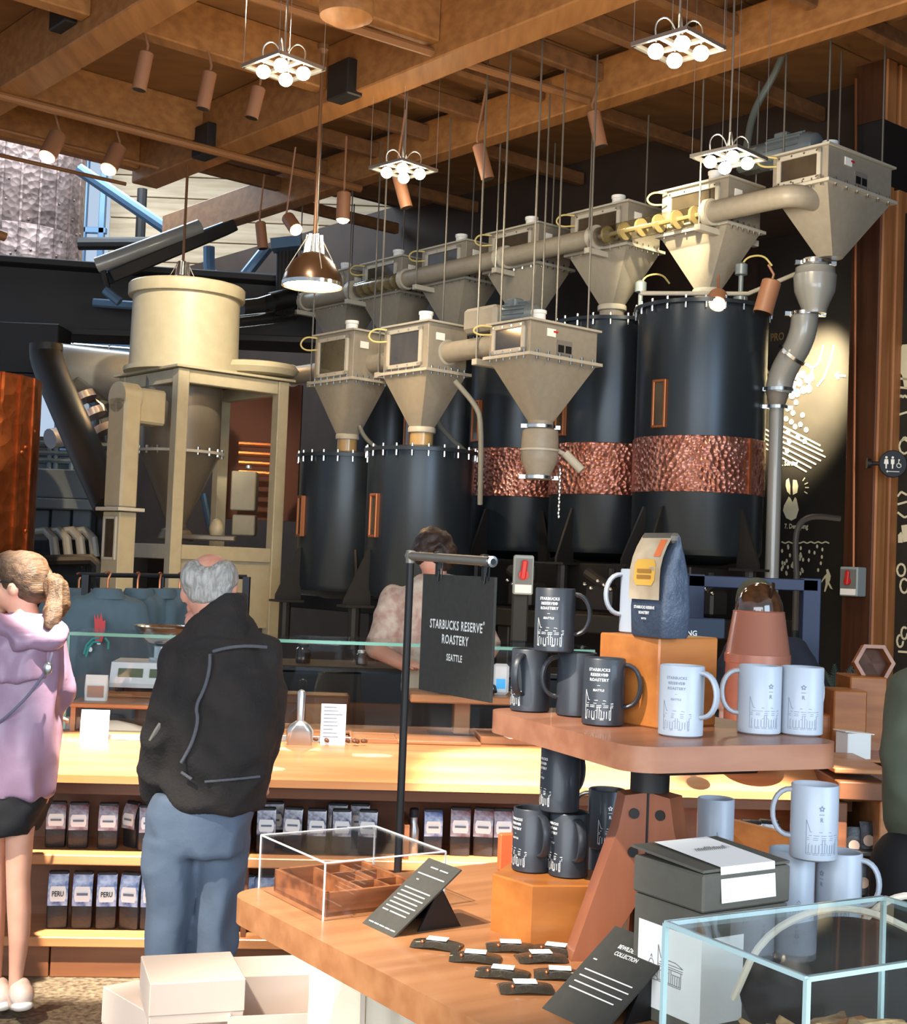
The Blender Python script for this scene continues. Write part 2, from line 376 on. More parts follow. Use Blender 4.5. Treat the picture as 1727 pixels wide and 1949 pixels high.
# sprinkler / conduit pipes under the beams
def pipe(name, label, pts, r, m, cat='pipe', group=None):
    return tag(MB().tube(pts, r, 10).build(name, m), label, cat, group)
BP = mat('painted_pipe', (132, 88, 52), .5)
pipe('ceiling_pipe', 'brown painted pipe crossing the ceiling beneath the left cross beam', [uv(11.35, -1.5, BZ-.03), uv(11.35, 8.1, BZ-.03)], .04, BP)
pipe('ceiling_pipe', 'brown pipe running across the ceiling nearest the photographer', [uv(8.5, 1, BZ+.06), uv(8.0, 8.0, BZ+.06)], .035, BP)
pipe('ceiling_conduit', 'thin conduit along the ceiling above the two lit downlights', [uv(12.3, -1.5, BZ-.02), uv(12.3, 6.3, BZ-.02)], .02, BP)
pipe('ceiling_conduit', 'thin conduit at the ceiling edge above the copper cask', [uv(13.0, -1.5, BZ-.05), uv(13.0, 6.3, BZ-.05)], .02, BP)
pipe('brown_rail', 'long thin brown rail crossing in front of the copper cask window', [uv(13.35, -2, 4.98), uv(13.35, 3.4, 4.98), uv(13.35, 4.2, 4.93), uv(13.35, 5.2, 4.75)], .05, BP, 'rail')
# dark connector plates where beams cross
for px, py, v in ((128, 18, 4.25), (657, 155, 6.4), (394, 270, 6.4)):
    p = onv(px, py, v); MB().box(p, (.16, .3, .3), Ruv, .01).build('beam_bracket', STEELD, ceil)
# rear wall behind the silos, blackboard mural on its right part
wb = struct('wall_back', ubox(MB(), 2.0, 22, 10.2, 10.35, 0, CZ+.1), DKWALL)
MU = 10.19
pm = onv(1452, 600, MU); um1 = pm.dot(U); pr = onv(1727, 600, MU)
ubox(MB(), 2.0, um1+.02, MU-.03, 10.2, 0, 4.75).build('blackboard_panel', CHALK, wb)
pmz = lambda px, py: onv(px, py, MU-.035)
def wall_local(p): return (p.dot(U), p.z)
def wall_draw(mb, polys, w, fill=False):
    for pts in polys:
        q = [wall_local(pmz(*p)) for p in pts]
        if fill:
            n = len(q); mb.add([uv(a, MU-.036, b) for a, b in q], [tuple(range(n))])
        else:
            for (a0, b0), (a1, b1) in zip(q, q[1:]):
                dx, dz = a1-a0, b1-b0; L = math.hypot(dx, dz) or 1; nx, nz = -dz/L*w/2, dx/L*w/2
                mb.add([uv(a0-nx, MU-.036, b0-nz), uv(a1-nx, MU-.036, b1-nz), uv(a1+nx, MU-.036, b1+nz), uv(a0+nx, MU-.036, b0+nz)], [(0, 1, 2, 3)])
def circ(cx, cy, rx, ry, n=10, a0=0): return [(cx+rx*math.cos(a0+2*math.pi*i/n), cy+ry*math.sin(a0+2*math.pi*i/n)) for i in range(n)]
m = MB()
wall_draw(m, [[(1588, 657), (1580, 690), (1568, 720), (1556, 735)], [(1568, 657), (1560, 690), (1548, 700), (1525, 688)], [(1548, 700), (1540, 735)], [(1610, 716), (1590, 714), (1597, 708)], [(1590, 714), (1597, 721)],
   [(1455, 694), (1465, 712)]], .018)
for i in range(7):
    x = 1492-i*2; y = 812+i*9; wall_draw(m, [[(x, y), (x+84-abs(i-2)*7, y+40-abs(i-2)*2)]], .014)
for i in range(5): wall_draw(m, [[(1454, 815+9*i), (1466, 822+9*i)]], .012)
wall_draw(m, [[(1488+i*7, 1031+(3 if i % 2 else 0)) for i in range(14)]], .012)
for a in (-.9, -.4, 0, .5): wall_draw(m, [[(1521+12*math.cos(a), 928+16*math.sin(a)), (1521+19*math.cos(a), 928+24*math.sin(a))]], .01)
m.build('chalk_line_drawing', CHALKW, wb)
mt_ = pmz(1548, 735); trackspot('mural_spot', mt_-V*1.2-U*.5+Vec((0, 0, 1.3)), mt_, 9000, 30, 1.0, (1, .86, .55))
m = MB()
for cx, cy in ((1500, 778), (1510, 786), (1497, 797), (1507, 803), (1524, 808), (1514, 812), (1535, 818), (1500, 823), (1519, 832), (1532, 840), (1499, 858), (1503, 840), (1516, 766), (1528, 790)): wall_draw(m, [circ(cx, cy, 4.2, 5)], 0, True)
for cx, cy in ((1515, 715), (1528, 712), (1522, 728), (1537, 722), (1510, 732), (1530, 742), (1518, 748), (1545, 718), (1508, 752), (1540, 740)): wall_draw(m, [circ(cx, cy, 6, 8, 8)], 0, True)
wall_draw(m, [[(1497, 914), (1502, 910), (1505, 925), (1505, 942), (1499, 936), (1496, 925)], [(1510, 913), (1517, 914), (1520, 925), (1518, 938), (1510, 942), (1509, 928)],
   [(1502, 945), (1506, 949), (1509, 956), (1514, 946), (1517, 950), (1521, 970), (1516, 986), (1507, 991), (1497, 986), (1491, 972), (1493, 962)]], 0, True)
random.seed(3)
for i in range(34):
    x, y = random.uniform(1488, 1530), random.uniform(1038, 1092); wall_draw(m, [circ(x, y, 2.2, 4.2, 6, random.random()*3)], 0, True)
for x, y in ((1541, 1050), (1540, 1066), (1556, 1040), (1566, 1046), (1551, 1052), (1565, 1060), (1563, 1072), (1558, 1085)): wall_draw(m, [circ(x, y, 2.2, 4, 6)], 0, True)
wall_draw(m, [[(1573, 1084), (1577, 1083), (1579, 1088), (1582, 1096), (1581, 1104), (1579, 1108), (1583, 1116), (1586, 1122), (1581, 1120), (1577, 1112), (1574, 1120), (1572, 1126), (1569, 1126), (1572, 1112), (1572, 1100), (1568, 1104), (1564, 1110), (1564, 1106), (1570, 1096), (1574, 1092)]], 0, True)
m.build('chalk_filled_drawing', CHALKW, wb)
def wall_text(txt, px, py, size, mt, name='chalk_lettering'):
    p = pmz(px, py); vs, fs = textgeo(txt, size); mb = MB()
    mb.add([p + (-U)*v.x + Vec((0, 0, v.y)) - V*.002 for v in vs], fs); return mb.build(name, mt, wb)
wall_text('6. Sorting', 1502, 886, .062, CHALKW); wall_text('7. Depulping', 1516, 1006, .062, CHALKW); wall_text('PRO', 1480, 648, .1, mat('faded_gold', (120, 96, 60), .8))
# mural strip to the right of the column
m = MB()
wall_draw(m, [circ(1722, 850, 10, 14, 8)+[(1732, 850)], circ(1716, 1085, 8, 12, 8)+[(1724, 1085)], circ(1722, 1115, 8, 14, 8), circ(1714, 1220, 6, 12, 8), circ(1722, 1205, 6, 12, 8), [(1710, 1240), (1740, 1242)],
   [(1709, 945), (1716, 936), (1727, 942)], [(1709, 960), (1727, 955)], [(1709, 975), (1722, 985), (1730, 982)], [(1709, 790), (1735, 782)], [(1712, 757+0), (1716, 752), (1719, 757), (1723, 752), (1727, 757)], [(1709, 720), (1730, 722)], [(1710, 737), (1730, 739)], [(1716, 840), (1722, 832), (1730, 836)]], .018)
wall_draw(m, [[(1711, 672), (1718, 656), (1730, 655), (1730, 740), (1722, 738), (1718, 715), (1712, 706), (1714, 690)], [(1716, 1000), (1730, 998), (1730, 1030), (1720, 1032)], [(1710, 1018), (1716, 1012), (1719, 1020), (1719, 1033), (1710, 1033)]], 0, True)
m.build('chalk_strip_drawing', CHALKW, wb)
# laminated timber column standing against the wall
cp = onv(1660, 1000, 9.83); cu_, cv_ = cp.dot(U), 9.83
col = thing('timber_column', 'tall brown laminated timber column in front of the blackboard wall', 'column', uv(cu_+.13, cv_+.18), RZU)
MB().box((-.12, .0, 3.0), (.12, .28, 6.0), None, .01).build('dark_ply', COLD, col)
MB().box((-.175, .0, 3.0), (.01, .26, 6.0)).build('side_plate', COLD, col)
MB().box((0, .03, 3.0), (.12, .2, 6.0)).build('core', COLD, col)
for x in (-.09, .11): MB().box((x, -.02, 3.0), (.15, .27, 6.0), None, .012).build('ply', COLW, col)
MB().box((0, -.01, 5.2), (.42, .3, .55), None, .01).build('steel_collar', STEELD, col)
pipe('column_conduit', 'thin brown conduit pipe down the left side of the timber column', [onv(1630, 150, 9.76), onv(1629, 600, 9.76), onv(1626, 900, 9.76), onv(1625, 1080, 9.76)], .012, COPF, 'conduit')
# left: open bay beyond the ceiling edge - plank wall, high window, dark girders
struct('wall_left', MB().box((-6.5, 22.5, 1.75), (18, .2, 3.5)), DKWALL)
wl = struct('wall_far', MB().box((-1.7, 22.6, 6.0), (8.4, .1, 6.2)), DKWALL)
for i in range(15):
    z = 3.6+.36*i; MB().box((-2.3, 22.5, z+.18), (7.2, .06, .345), None, .008).build('plank', PLANKW, wl)
win = MB(); a = at(150, 330, 22.0); b = at(205, 500, 22.0)
for x in (-6.5, -6.25, -5.95): win.box((x, 22.2, 6.0), (.1, .1, 5.6), None, .01)
for z in (3.3, 6.9, 8.7): win.box((-6.22, 22.2, z), (.7, .1, .1), None, .01)
struct('window_1', win, BLUEP)
struct('wall_right', MB().box((7.2, 8, 3), (.2, 12, 6)), DKWALL)
# dark steel girder over the left bay and balcony slab
def pbar(mb, a, b, Ya, Yb, w, h): return mb.bar(at(*a, Ya), at(*b, Yb), w, h)
def pxb(px0, py0, px1, py1, Y): p = at(px0, py0, Y); q = at(px1, py1, Y); return p, q
g = thing('steel_girder', 'deep dark steel girder spanning the left bay behind the pale tank', 'girder', at(120, 640, 15.5))
MB().bar(at(-160, 560, 15.5), at(600, 600, 16.2), .5, .85, .02).build('web', STEELD, g, True)
MB().bar(at(-160, 490, 15.3), at(600, 545, 16.0), .6, .08, .01).build('top_flange', STEELD, g, True)
MB().bar(at(-160, 628, 15.2), at(600, 655, 15.9), .6, .08, .01).build('bottom_flange', STEELD, g, True)
gb = thing('girder_block', 'short dark steel block hanging below the girder at far left', 'girder', at(50, 690, 14.9))
MB().box(at(40, 668, 14.9), (.95, .5, .55), None, .01).build('block', STEELD, gb, True)
MB().box(at(40, 722, 14.85), (1.0, .55, .06), None, .01).build('bottom_flange', STEELD, gb, True)
# big copper casks
def cask(name, label, c, r, z0, z1, m, n=40):
    t = thing(name, label, 'cask', (c.x, c.y, z0))
    MB().lathe([(r, 0), (r, (z1-z0)*.5-.01), (r*.996, (z1-z0)*.5), (r, (z1-z0)*.5+.01), (r, z1-z0)], n).build('shell', m, t)
    b = MB()
    for k in range(12):
        a = math.pi+math.pi*(k+.5)/12; b.box((r*math.cos(a), r*math.sin(a), (z1-z0)/2), (.03, .03, z1-z0), rotm(0, 0, a))
    b.build('seam_strip', m, t)
    m2 = MB()
    for k in range(60):
        a = math.pi+math.pi*random.random(); z = random.random()*(z1-z0); m2.ell((r*math.cos(a), r*math.sin(a), z), .02, None, 6, 4)
    m2.build('rivet', m, t, kind='stuff')
    return t
ca = at(40, 420, 19.5); cask('copper_cask', 'huge grey-brown hammered copper cask seen through the upper left opening', Vec((-6.52, 19.6, 0)), .97, 4.9, 7.4, COPG)
cask('copper_cask', 'tall glowing orange copper cask at the left edge below the girder', Vec((-4.3, 11.5, 0)), .75, .02, at(40, 722, 11.5).z, COPC)
# trusses and pipes in the opening
def pp(name, label, pts, r, m, cat='pipe', n=10): return tag(MB().tube([at(*p) for p in pts], r, n, 2 if len(pts) > 2 else 0).build(name, m), label, cat)
pp('truss_brace', 'dark diagonal steel brace crossing the bright opening above the tank', [(150, 322, 18), (345, 455, 18)], .085, BLUEP, 'brace')
pp('truss_post', 'dark vertical steel post in front of the plank wall', [(271, 360, 20), (262, 560, 20)], .075, STEELD, 'post')
pp('truss_post', 'blue steel post at the right end of the bright opening', [(406, 388, 19), (405, 432, 19)], .1, BLUEP, 'post')
pp('truss_strut', 'level dark strut meeting the blue window mullion', [(150, 464, 19), (300, 463, 19)], .09, STEELD, 'strut')
sb = thing('sloping_conveyor', 'long grey sloping conveyor trough rising to the right above the pale tank', 'conveyor', at(300, 480, 14.2))
MB().tube([at(185, 505, 14.2), at(205, 498, 14.2), at(380, 432, 14.7)], .085, 12).build('tube', PIPEG, sb, True)
MB().tube([at(200, 512, 14.2), at(425, 428, 14.9)], .035, 8).build('rail', BLUEP, sb, True)
MB().bar(at(205, 530, 14.3), at(440, 432, 15.0), .3, .13, .01).build('trough', STEELD, sb, True)
MB().tube([at(195, 510, 14.2), at(205, 548, 14.2)], .03, 8).build('end_bracket', STEELD, sb, True)
MB().tube([at(200, 552, 14.2), at(228, 575, 14.2)], .05, 8).build('lower_bracket', BLUEP, sb, True)
pp('blue_rail', 'bright blue steel rail below the sloping conveyor left of tank', [(178, 576, 15.2), (290, 584, 15.2)], .05, BLUEP, 'rail')
pp('blue_brace', 'blue diagonal brace on the dark wall right of the pale tank', [(450, 545, 16.5), (510, 470, 16.5)], .07, BLUEP, 'brace')
pp('wall_downpipe', 'blue downpipe with elbow on the dark wall above the tank', [(398, 470, 16.5), (398, 520, 16.5), (412, 526, 16.5), (460, 535, 16.6)], .07, BLUEP)
pp('wall_downpipe', 'short blue downpipe beside the tank lid on its left', [(258, 530, 16.5), (257, 562, 16.5), (266, 575, 16.5)], .06, BLUEP)
pp('large_duct', 'large horizontal blue-grey duct left of the pale tank', [(95, 700, 14.2), (290, 724, 14.2)], .27, PIPEG, 'duct', 20)
pp('black_chute_pipe', 'thick black pipe slanting down from girder to grey chute', [(88, 655, 13.0), (88, 690, 13.0), (150, 830, 12.4), (212, 965, 11.9)], .155, STEELD, 'pipe', 20)
dr = thing('duct_run', 'bundle of dark vertical ducts behind the pendant lamp', 'duct', at(545, 530, 15.5))
for i in range(5): MB().cyl(at(531+7*i, 600, 15.5), at(533+7*i, 462, 15.5), .04, None, 10).build('duct', STEELD, dr, True)
MB().bar(at(518, 468, 15.4), at(575, 462, 15.4), .25, .12).build('top_bracket', BLUEP, dr, True)
# balcony rail glimpsed under the girder
br = thing('balcony_rail', 'thin steel balcony railing seen through the gap left of the tank', 'railing', at(170, 660, 19))
for y0, y1 in ((652, 664), (662, 676), (672, 686)): MB().tube([at(100, y0, 19), at(250, y1, 19)], .02, 6).build('rail', STEEL, br, True)
for x in (140, 210): MB().tube([at(x, 630, 19), at(x-3, 690, 19)], .022, 6).build('post', STEEL, br, True)
struct('trim_1', MB().box(at(170, 640, 20.5), (2.6, .1, .8)), BLUEP)
for i, (p, q) in enumerate((((135, 738), (205, 860)), ((165, 730), (230, 850)))):
    t = thing('clear_bean_tube', ('front', 'rear')[i]+' clear plastic tube curving down behind the slanting black pipe', 'tube', at(*p, 14+i))
    MB().tube([at(*p, 14+i), at((p[0]+q[0])/2+16, (p[1]+q[1])/2-16, 14+i), at(*q, 14+i)], .16, 14).build('tube', TUBEG, t, True)
    b = MB()
    for k in range(3): b.cyl(at(p[0]+18+20*k, p[1]+14+30*k, 14+i), at(p[0]+24+20*k, p[1]+26+30*k, 14+i), .15, None, 14)
    b.build('coupling', mat('tube_coupling', (150, 140, 150), .3), t, True)
# roasting plant at far left, between cask and chute
pl = thing('roasting_machine', 'blue-grey steel roasting machine between the copper cask and grey chute', 'machine', at(130, 1000, 13.5))
PLM = mat('machine_grey', (92, 104, 114), .45, .2)
c = at(130, 945, 13.6); MB().box((c.x, c.y, c.z), (1.0, .7, .16), None, .01).build('hood_top', PLM, pl, True)
MB().box(at(130, 925, 13.5), (.95, .8, .28), None, .01).build('hood', PLM, pl, True)
MB().box(at(128, 962, 13.4), (1.02, .8, .1), None, .01).build('hood_lip', PLM, pl, True)
MB().box(at(125, 1050, 13.9), (1.2, .6, .9), None, .01).build('body', mat('machine_dark', (40, 46, 52), .5), pl, True)
for x in (80, 120, 160): MB().box(at(x, 1000, 13.4), (.18, .2, .3), None, .01).build('burner_box', PLM, pl, True)
for i, x in enumerate((90, 115, 140, 165)):
    MB().tube([at(x-18, 1012, 13.1), at(x-2, 1010, 13.05), at(x+12, 1025, 13), at(x+16, 1060, 13)], .045, 10).build('hose', PIPEG, pl, True)
MB().tube([at(70, 1068, 12.9), at(175, 1066, 12.9), at(186, 1076, 12.9), at(186, 1100, 12.9)], .06, 10).build('guard_rail', STEELD, pl, True)
for y in (845, 862, 876): MB().tube([at(70, y, 13.8), at(215, y+5, 13.8)], .035, 8).build('pipe_run', PLM, pl, True)
for x in (96, 108, 138): MB().tube([at(x, 850, 13.8), at(x-3, 930, 13.8)], .03, 8).build('riser', PLM, pl, True)
MB().box(at(120, 905, 14.2), (1.1, .2, .42), None, .01).build('back_panel', PLM, pl, True)
MB().cyl(at(95, 835, 13.4), at(135, 828, 13.6), .1, None, 14).build('motor', mat('pale_motor', (150, 150, 160), .4), pl, True)
MB().box((at(130, 1040, 13.6).x, 14, .85), (1.6, .8, 1.7)).build('plinth', STEELD, pl, True)
# ================================================================ silos, hoppers, conveyors
DARKW = mat('dark_sight_glass', (58, 52, 44), .12, coat=.6, c2=(70, 62, 50), scale=6)
NUT = CHROME
def silo(name, label, c, r, z0, z1, band=None, win=None, legs=(), group=None):
    t = thing(name, label, 'silo', (c.x, c.y, z0), 0, group); h = z1-z0; n = 48
    sh = MB().lathe([(r*.4, -.12), (r*.96, -.05), (r, 0), (r, h)], n).build('shell', SILO, t)
    MB().lathe([(r+.035, h), (r+.035, h+.03), (r*.98, h+.04), (.18, h+.07)], n).build('lid', SILO, t)
    bm = MB()
    for k in range(22):
        a = 2*math.pi*k/22; bm.cyl((math.cos(a)*(r+.02), math.sin(a)*(r+.02), h-.045), (math.cos(a)*(r+.02), math.sin(a)*(r+.02), h+.055), .009, None, 6)
    bm.build('lid_bolt', NUT, t, kind='stuff')
    if band:
        b0, b1 = band; bb = MB().lathe([(r+.003, b0-z0), (r+.008, b0-z0+.005), (r+.008, b1-z0-.005), (r+.003, b1-z0)], n).build('copper_band', COPPER, t)
        a = math.radians(-52); MB().box((math.cos(a)*(r+.012), math.sin(a)*(r+.012), (b0+b1)/2-z0), (.012, .03, b1-b0), rotm(0, 0, a)).build('band_seam', COPF, bb)
    if win:
        ang, zc, w, hh = win; a = math.radians(ang); R = rotm(0, 0, a); cc = Vec((math.cos(a)*(r+.012), math.sin(a)*(r+.012), zc-z0))
        f = MB()
        for s in (-1, 1):
            f.box(cc+R @ Vec((0, s*w/2, 0)), (.04, .022, hh+.022), R, .004); f.box(cc+R @ Vec((0, 0, s*hh/2)), (.04, w, .022), R, .004)
        fr = f.build('window_frame', COPF, t); MB().box(cc, (.02, w, hh), R).build('window_pane', DARKW, fr)
    for ang in legs:
        a = math.radians(ang); R = rotm(0, 0, a)
        lg = MB().prism([(r-.02, .32), (r+.02, .32), (r+.22, -.1), (r+.22, -.14), (r-.02, -.14)], -.01, .01, lambda v: R @ Vec((v.x, v.z, v.y)))
        lg.prism([(r-.02, -.14), (r+.24, -.14), (r+.24, -.16), (r-.02, -.16)], -.09, .09, lambda v: R @ Vec((v.x, v.z, v.y)))
        lg.cyl(R @ Vec((r+.12, 0, -.5)), R @ Vec((r+.12, 0, -.16)), .05, None, 10).build('support_bracket', STEELD, t)
    return t
def row(px, L0): # parameter point on a hopper row: L0 = near corner of the first hopper, row runs along U
    d = ray(px, 900); x = d.x/d.y
    tt = (L0.x-x*L0.y)/(x*U.y-U.x); return L0+U*tt
BK0 = Vec((2.65, 10.0, 0)); FR0 = Vec((.523, 10.2, 0))
BKC = [row(px, BK0) for px in (1369, 1178, 1008, 871, 749, 647)]
FRC = [row(px, FR0) for px in (805, 663)]
FACE = -129
SIL = [(c+U*.345+V*.22) for c in BKC]
SB = SIL[0]
names = ['rightmost tall black silo with hammered copper band beside the blackboard mural', 'tall black silo with copper band directly left of the rightmost silo', 'third tall black copper-banded silo from the right, behind the front hoppers', 'fourth tall black silo from the right, mostly behind the front silos', 'fifth tall black silo from the right, hidden behind the left front hopper']
for i, lb in enumerate(names):
    silo('coffee_silo', lb, SIL[i]-V*(.06 if i == 0 else 0), .525 if i == 0 else .5, 1.84, 3.76, (2.28, 2.72), (-136 if i == 0 else -150, 2.97, .11, .36), (-60, -130, -150) if i == 0 else (-70, -130), 'copper banded coffee silos')
FS = [c+U*.30+V*.22 for c in FRC]
silo('coffee_silo', 'shorter black silo in front, right one of the front pair, copper framed sight window', FS[0], .45, 1.42, 2.56, None, (-142, 2.02, .085, .34), (-75, -150), 'short front silos')
silo('coffee_silo', 'shorter black silo in front, left one of the front pair beside the pale frame', FS[1], .44, 1.42, 2.55, None, (-150, 2.02, .085, .34), (-75, -150), 'short front silos')
def hopper(label, c, zf, wu, wv, hb, zb, win='rect', neck=.095, motor=False, group=None, inside=False, tall=None):
    t = thing('bean_hopper', label, 'hopper', (c.x, c.y, zf), RZU, group)
    o = .035; d = zf-zb
    # body box
    MB().box((wv/2, wu/2, hb/2), (wv, wu, hb), None, .004).build('box', GREY, t)
    MB().box((wv/2, wu/2, hb+.008), (wv+.05, wu+.05, .016)).build('lid', GREYL, t)
    MB().box((wv/2, wu/2, -.006), (wv+2*o, wu+2*o, .024)).build('flange', GREYL, t)
    bm = MB()
    for k in range(6):
        f = (k+.5)/6
        bm.cyl((f*wv, -o*.6, -.04), (f*wv, -o*.6, .03), .008, None, 6); bm.cyl((-o*.6, f*wu, -.04), (-o*.6, f*wu, .03), .008, None, 6)
    bm.build('flange_bolt', CHROME, t, kind='stuff')
    # pyramid cone: square rim to round neck
    cx, cy = wv/2, wu/2; n = 32; r0 = []; r1 = []
    for i in range(n):
        a = 2*math.pi*i/n+math.pi/4; q = max(abs(math.cos(a)), abs(math.sin(a)))
        r0.append((cx+math.cos(a)/q*wv/2, cy+math.sin(a)/q*wu/2, -.015)); r1.append((cx+math.cos(a)*neck, cy+math.sin(a)*neck, -d))
    MB().loft([r0, r1]).build('cone', GREY, t, ang=28)
    # sight window on the -V side (local x = 0)
    ww, wh = wu*.72, hb*.76; f = MB(); fw = min(.035, hb*.14)
    for s in (-1, 1):
        f.box((-.012, cy+s*ww/2, hb*.5), (.024, fw, wh+fw), None, .003); f.box((-.012, cy, hb*.5+s*wh/2), (.024, ww+fw, fw), None, .003)
    fr = f.build('window_frame', GREYL, t); MB().box((-.004, cy, hb*.5), (.012, ww, wh)).build('window_pane', DARKW, fr)
    bm = MB()
    for k in range(4):
        for s in (-1, 1): bm.cyl((-.032, cy+(k-1.5)/3.2*ww, hb*.5+s*wh/2), (-.02, cy+(k-1.5)/3.2*ww, hb*.5+s*wh/2), .008, None, 6)
    bm.build('window_bolt', CHROME, fr, kind='stuff')
    MB().lathe([(.055, 0), (.055, .09), (.062, .095), (.062, .12), (.02, .125)], 16, (wv*.32, wu*.35, hb)).build('vent_cap', WHITE, t)
    MB().box((.3*wv, -.004, hb*.72), (.09, .006, .06)).build('warning_label', PAPER, t)
    if motor:
        MB().box((.36*wv, -.0075, hb*.76), (.045, .004, .014)).build('label_stripe', RED, t)
        mm = MB().box((.5*wv, -.004, hb*.32), (.16, .006, .11)); mm.build('rating_plate', mat('plate_grey', (120, 114, 108), .5), t)
        b2 = MB()
        for k in range(2): b2.box((.5*wv-.04+.08*k, -.009, hb*.28), (.06, .004, .055))
        b2.build('plate_print', BLACK, t)
    # yellow signal cable looping from the lid
    MB().tube([(-.02, wu*.9, hb*.95), (-.1, wu+.02, hb*.98), (-.14, wu+.05, hb*.8), (-.09, wu+.03, hb*.68), (-.01, wu*.9, hb*.7)], .008, 6, 2).build('cable', mat('cable_yellow', (204, 184, 116), .5), t)
    return t
FGR, BGR = 'grey hoppers of the front conveyor', 'grey hoppers of the rear conveyor'
h1 = hopper('big grey pyramid hopper with motor on top, largest at the upper right', BK0+Vec((.02, 0, 0)), 4.6, .5, .84, .26, 4.12, motor=True, group=BGR)
lbs = ['grey hopper above the rightmost silo, left of the largest hopper', 'grey hopper second left of the largest, beside the clear glowing tube', 'grey hopper in the middle of the rear row behind the dangling rods', 'grey hopper fifth from the right in the rear row, brightly lit front', 'grey hopper near the left end of the rear row above the front hoppers', 'leftmost small grey hopper of the rear row below the pendant lamp']
for c, lb in zip(BKC, lbs): hopper(lb, c, 4.43, .69, .42, .36, 3.95, group=BGR)
f1 = hopper('front grey pyramid hopper with finned motor on top and valve below', FR0, 3.255, .46, .72, .25, 2.775, motor=True, group=FGR)
hopper('grey hopper above the right front silo, with large square sight window', FRC[0], 3.24, .6, .42, .39, 2.77, group=FGR)
hopper('grey hopper above the left front silo, pale lit sight window', FRC[1], 3.25, .6, .38, .42, 2.76, group=FGR)
# necks: clear sleeves between front hoppers and silos, grey rings for rear ones
def neck(parent_c, z0, z1, wu, wv, mt, label, r=.095):
    c = parent_c+U*wu/2+V*wv/2
    t = thing('hopper_neck', label, 'connector', (c.x, c.y, z0))
    MB().lathe([(r, .0), (r, z1-z0)], 24).build('sleeve', mt, t)
    MB().lathe([(r+.012, z1-z0-.05), (r+.018, z1-z0-.045), (r+.018, z1-z0-.01), (r+.012, z1-z0)], 24).build('clamp_ring', GREYL, t)
    return t
SLV = mat('amber_sleeve', (170, 140, 90), .2, coat=.6)
neck(FRC[0], 2.6, 2.79, .6, .42, SLV, 'amber clear sleeve joining a front hopper to the right front silo', .1)
neck(FRC[1], 2.58, 2.78, .6, .38, SLV, 'amber clear sleeve joining a front hopper to the left front silo', .09)
nl = ['grey collar joining the hopper to the rightmost silo lid', 'grey collar joining the hopper to the second silo lid from right', 'grey collar joining the hopper to the third silo lid from right', 'grey collar joining the hopper to the fourth silo lid from right', 'grey collar joining the hopper to the fifth silo lid from right']
for c, l in zip(BKC, nl): neck(c, 3.8, 3.97, .69, .42, GREY, l, .11)
# motors
def motor(parent, base, along, r=.11, L=.36):
    b = MB().lathe([(r*.9, 0), (r, .03), (r, L-.08), (r*.8, L-.02), (r*.5, L)], 20, base, Vec(along).to_track_quat('Z', 'Y').to_matrix()).build('motor', mat('motor_grey', (112, 122, 126), .4, .3), parent)
    fm = MB(); R = Vec(along).to_track_quat('Z', 'Y').to_matrix()
    for k in range(18): a = 2*math.pi*k/18; fm.box(Vec(base)+R @ Vec((math.cos(a)*r*1.04, math.sin(a)*r*1.04, L*.48)), (.022, .006, L*.6), R @ rotm(0, 0, a))
    fm.build('cooling_fin', mat('motor_grey', (112, 122, 126)), b, kind='stuff')
    MB().box(Vec(base)+Vec(along)*(L*.4)+Vec((-.02, 0, r)), (.1, .12, .07), None, .01).build('terminal_box', mat('motor_grey', (112, 122, 126)), b)
motor(h1, (.38, .9, .43), (0, -1, 0), .115, .55); MB().box((.38, .84, .43), (.17, .55, .2), None, .03).build('gearbox', mat('gear_grey', (92, 98, 92), .5), h1)
motor(f1, (.25, .62, .37), (.25, -.97, 0), .1, .36); MB().box((.2, .75, .36), (.16, .4, .2), None, .03).build('gearbox', GREY, f1)
MB().tube([(.3, 1.0, .5), (.5, 1.1, .9), (.55, .9, 1.2), (.3, .6, 1.4)], .03, 10, 3).build('power_conduit', mat('gear_grey', (92, 98, 92)), h1)
# valve under the front hopper
def valve(name, label, c, zs, cat='valve'):
    t = thing(name, label, cat, (c.x, c.y, zs[-1][1]))
    z0 = zs[-1][1]; MB().lathe([(r, z-z0) for r, z in zs[::-1]], 28).build('body', PIPEG if 'chute' in name else GREY, t); return t
cf = FR0+U*.23+V*.36
vt = valve('discharge_valve', 'grey discharge valve with chrome clamps hanging below the front hopper', cf, [(.1, 2.785), (.1, 2.73), (.14, 2.71), (.145, 2.64), (.145, 2.5), (.14, 2.47), (.1, 2.38), (.1, 2.33)])
for z in (2.74, 2.345):
    b = MB().lathe([(.1, z-2.33-.012), (.122, z-2.33-.012), (.122, z-2.33+.012), (.1, z-2.33+.012)], 24); b.box((-.13, -.03, z-2.33), (.05, .04, .03)); b.box((.13, .02, z-2.33), (.05, .04, .03)); b.build('clamp', CHROME, vt)
MB().lathe([(.148, 2.55-2.33), (.155, 2.55-2.33), (.155, 2.565-2.33), (.148, 2.565-2.33)], 24).build('seam_ring', GREYL, vt)
MB().tube([(.14, 0, .23), (.2, -.02, .2)], .018, 8).build('actuator_stem', GREYL, vt)
MB().cyl((.2, -.02, .21), (.33, -.05, .08), .035, None, 12).build('actuator', GREYL, vt)
ch = MB()
for k in range(14): ch.ell((.16+.004*(k % 2), -.05, .08-.028*k), (.01, .01, .018), None, 6, 4)
ch.build('pull_chain', CHROME, vt, kind='stuff')
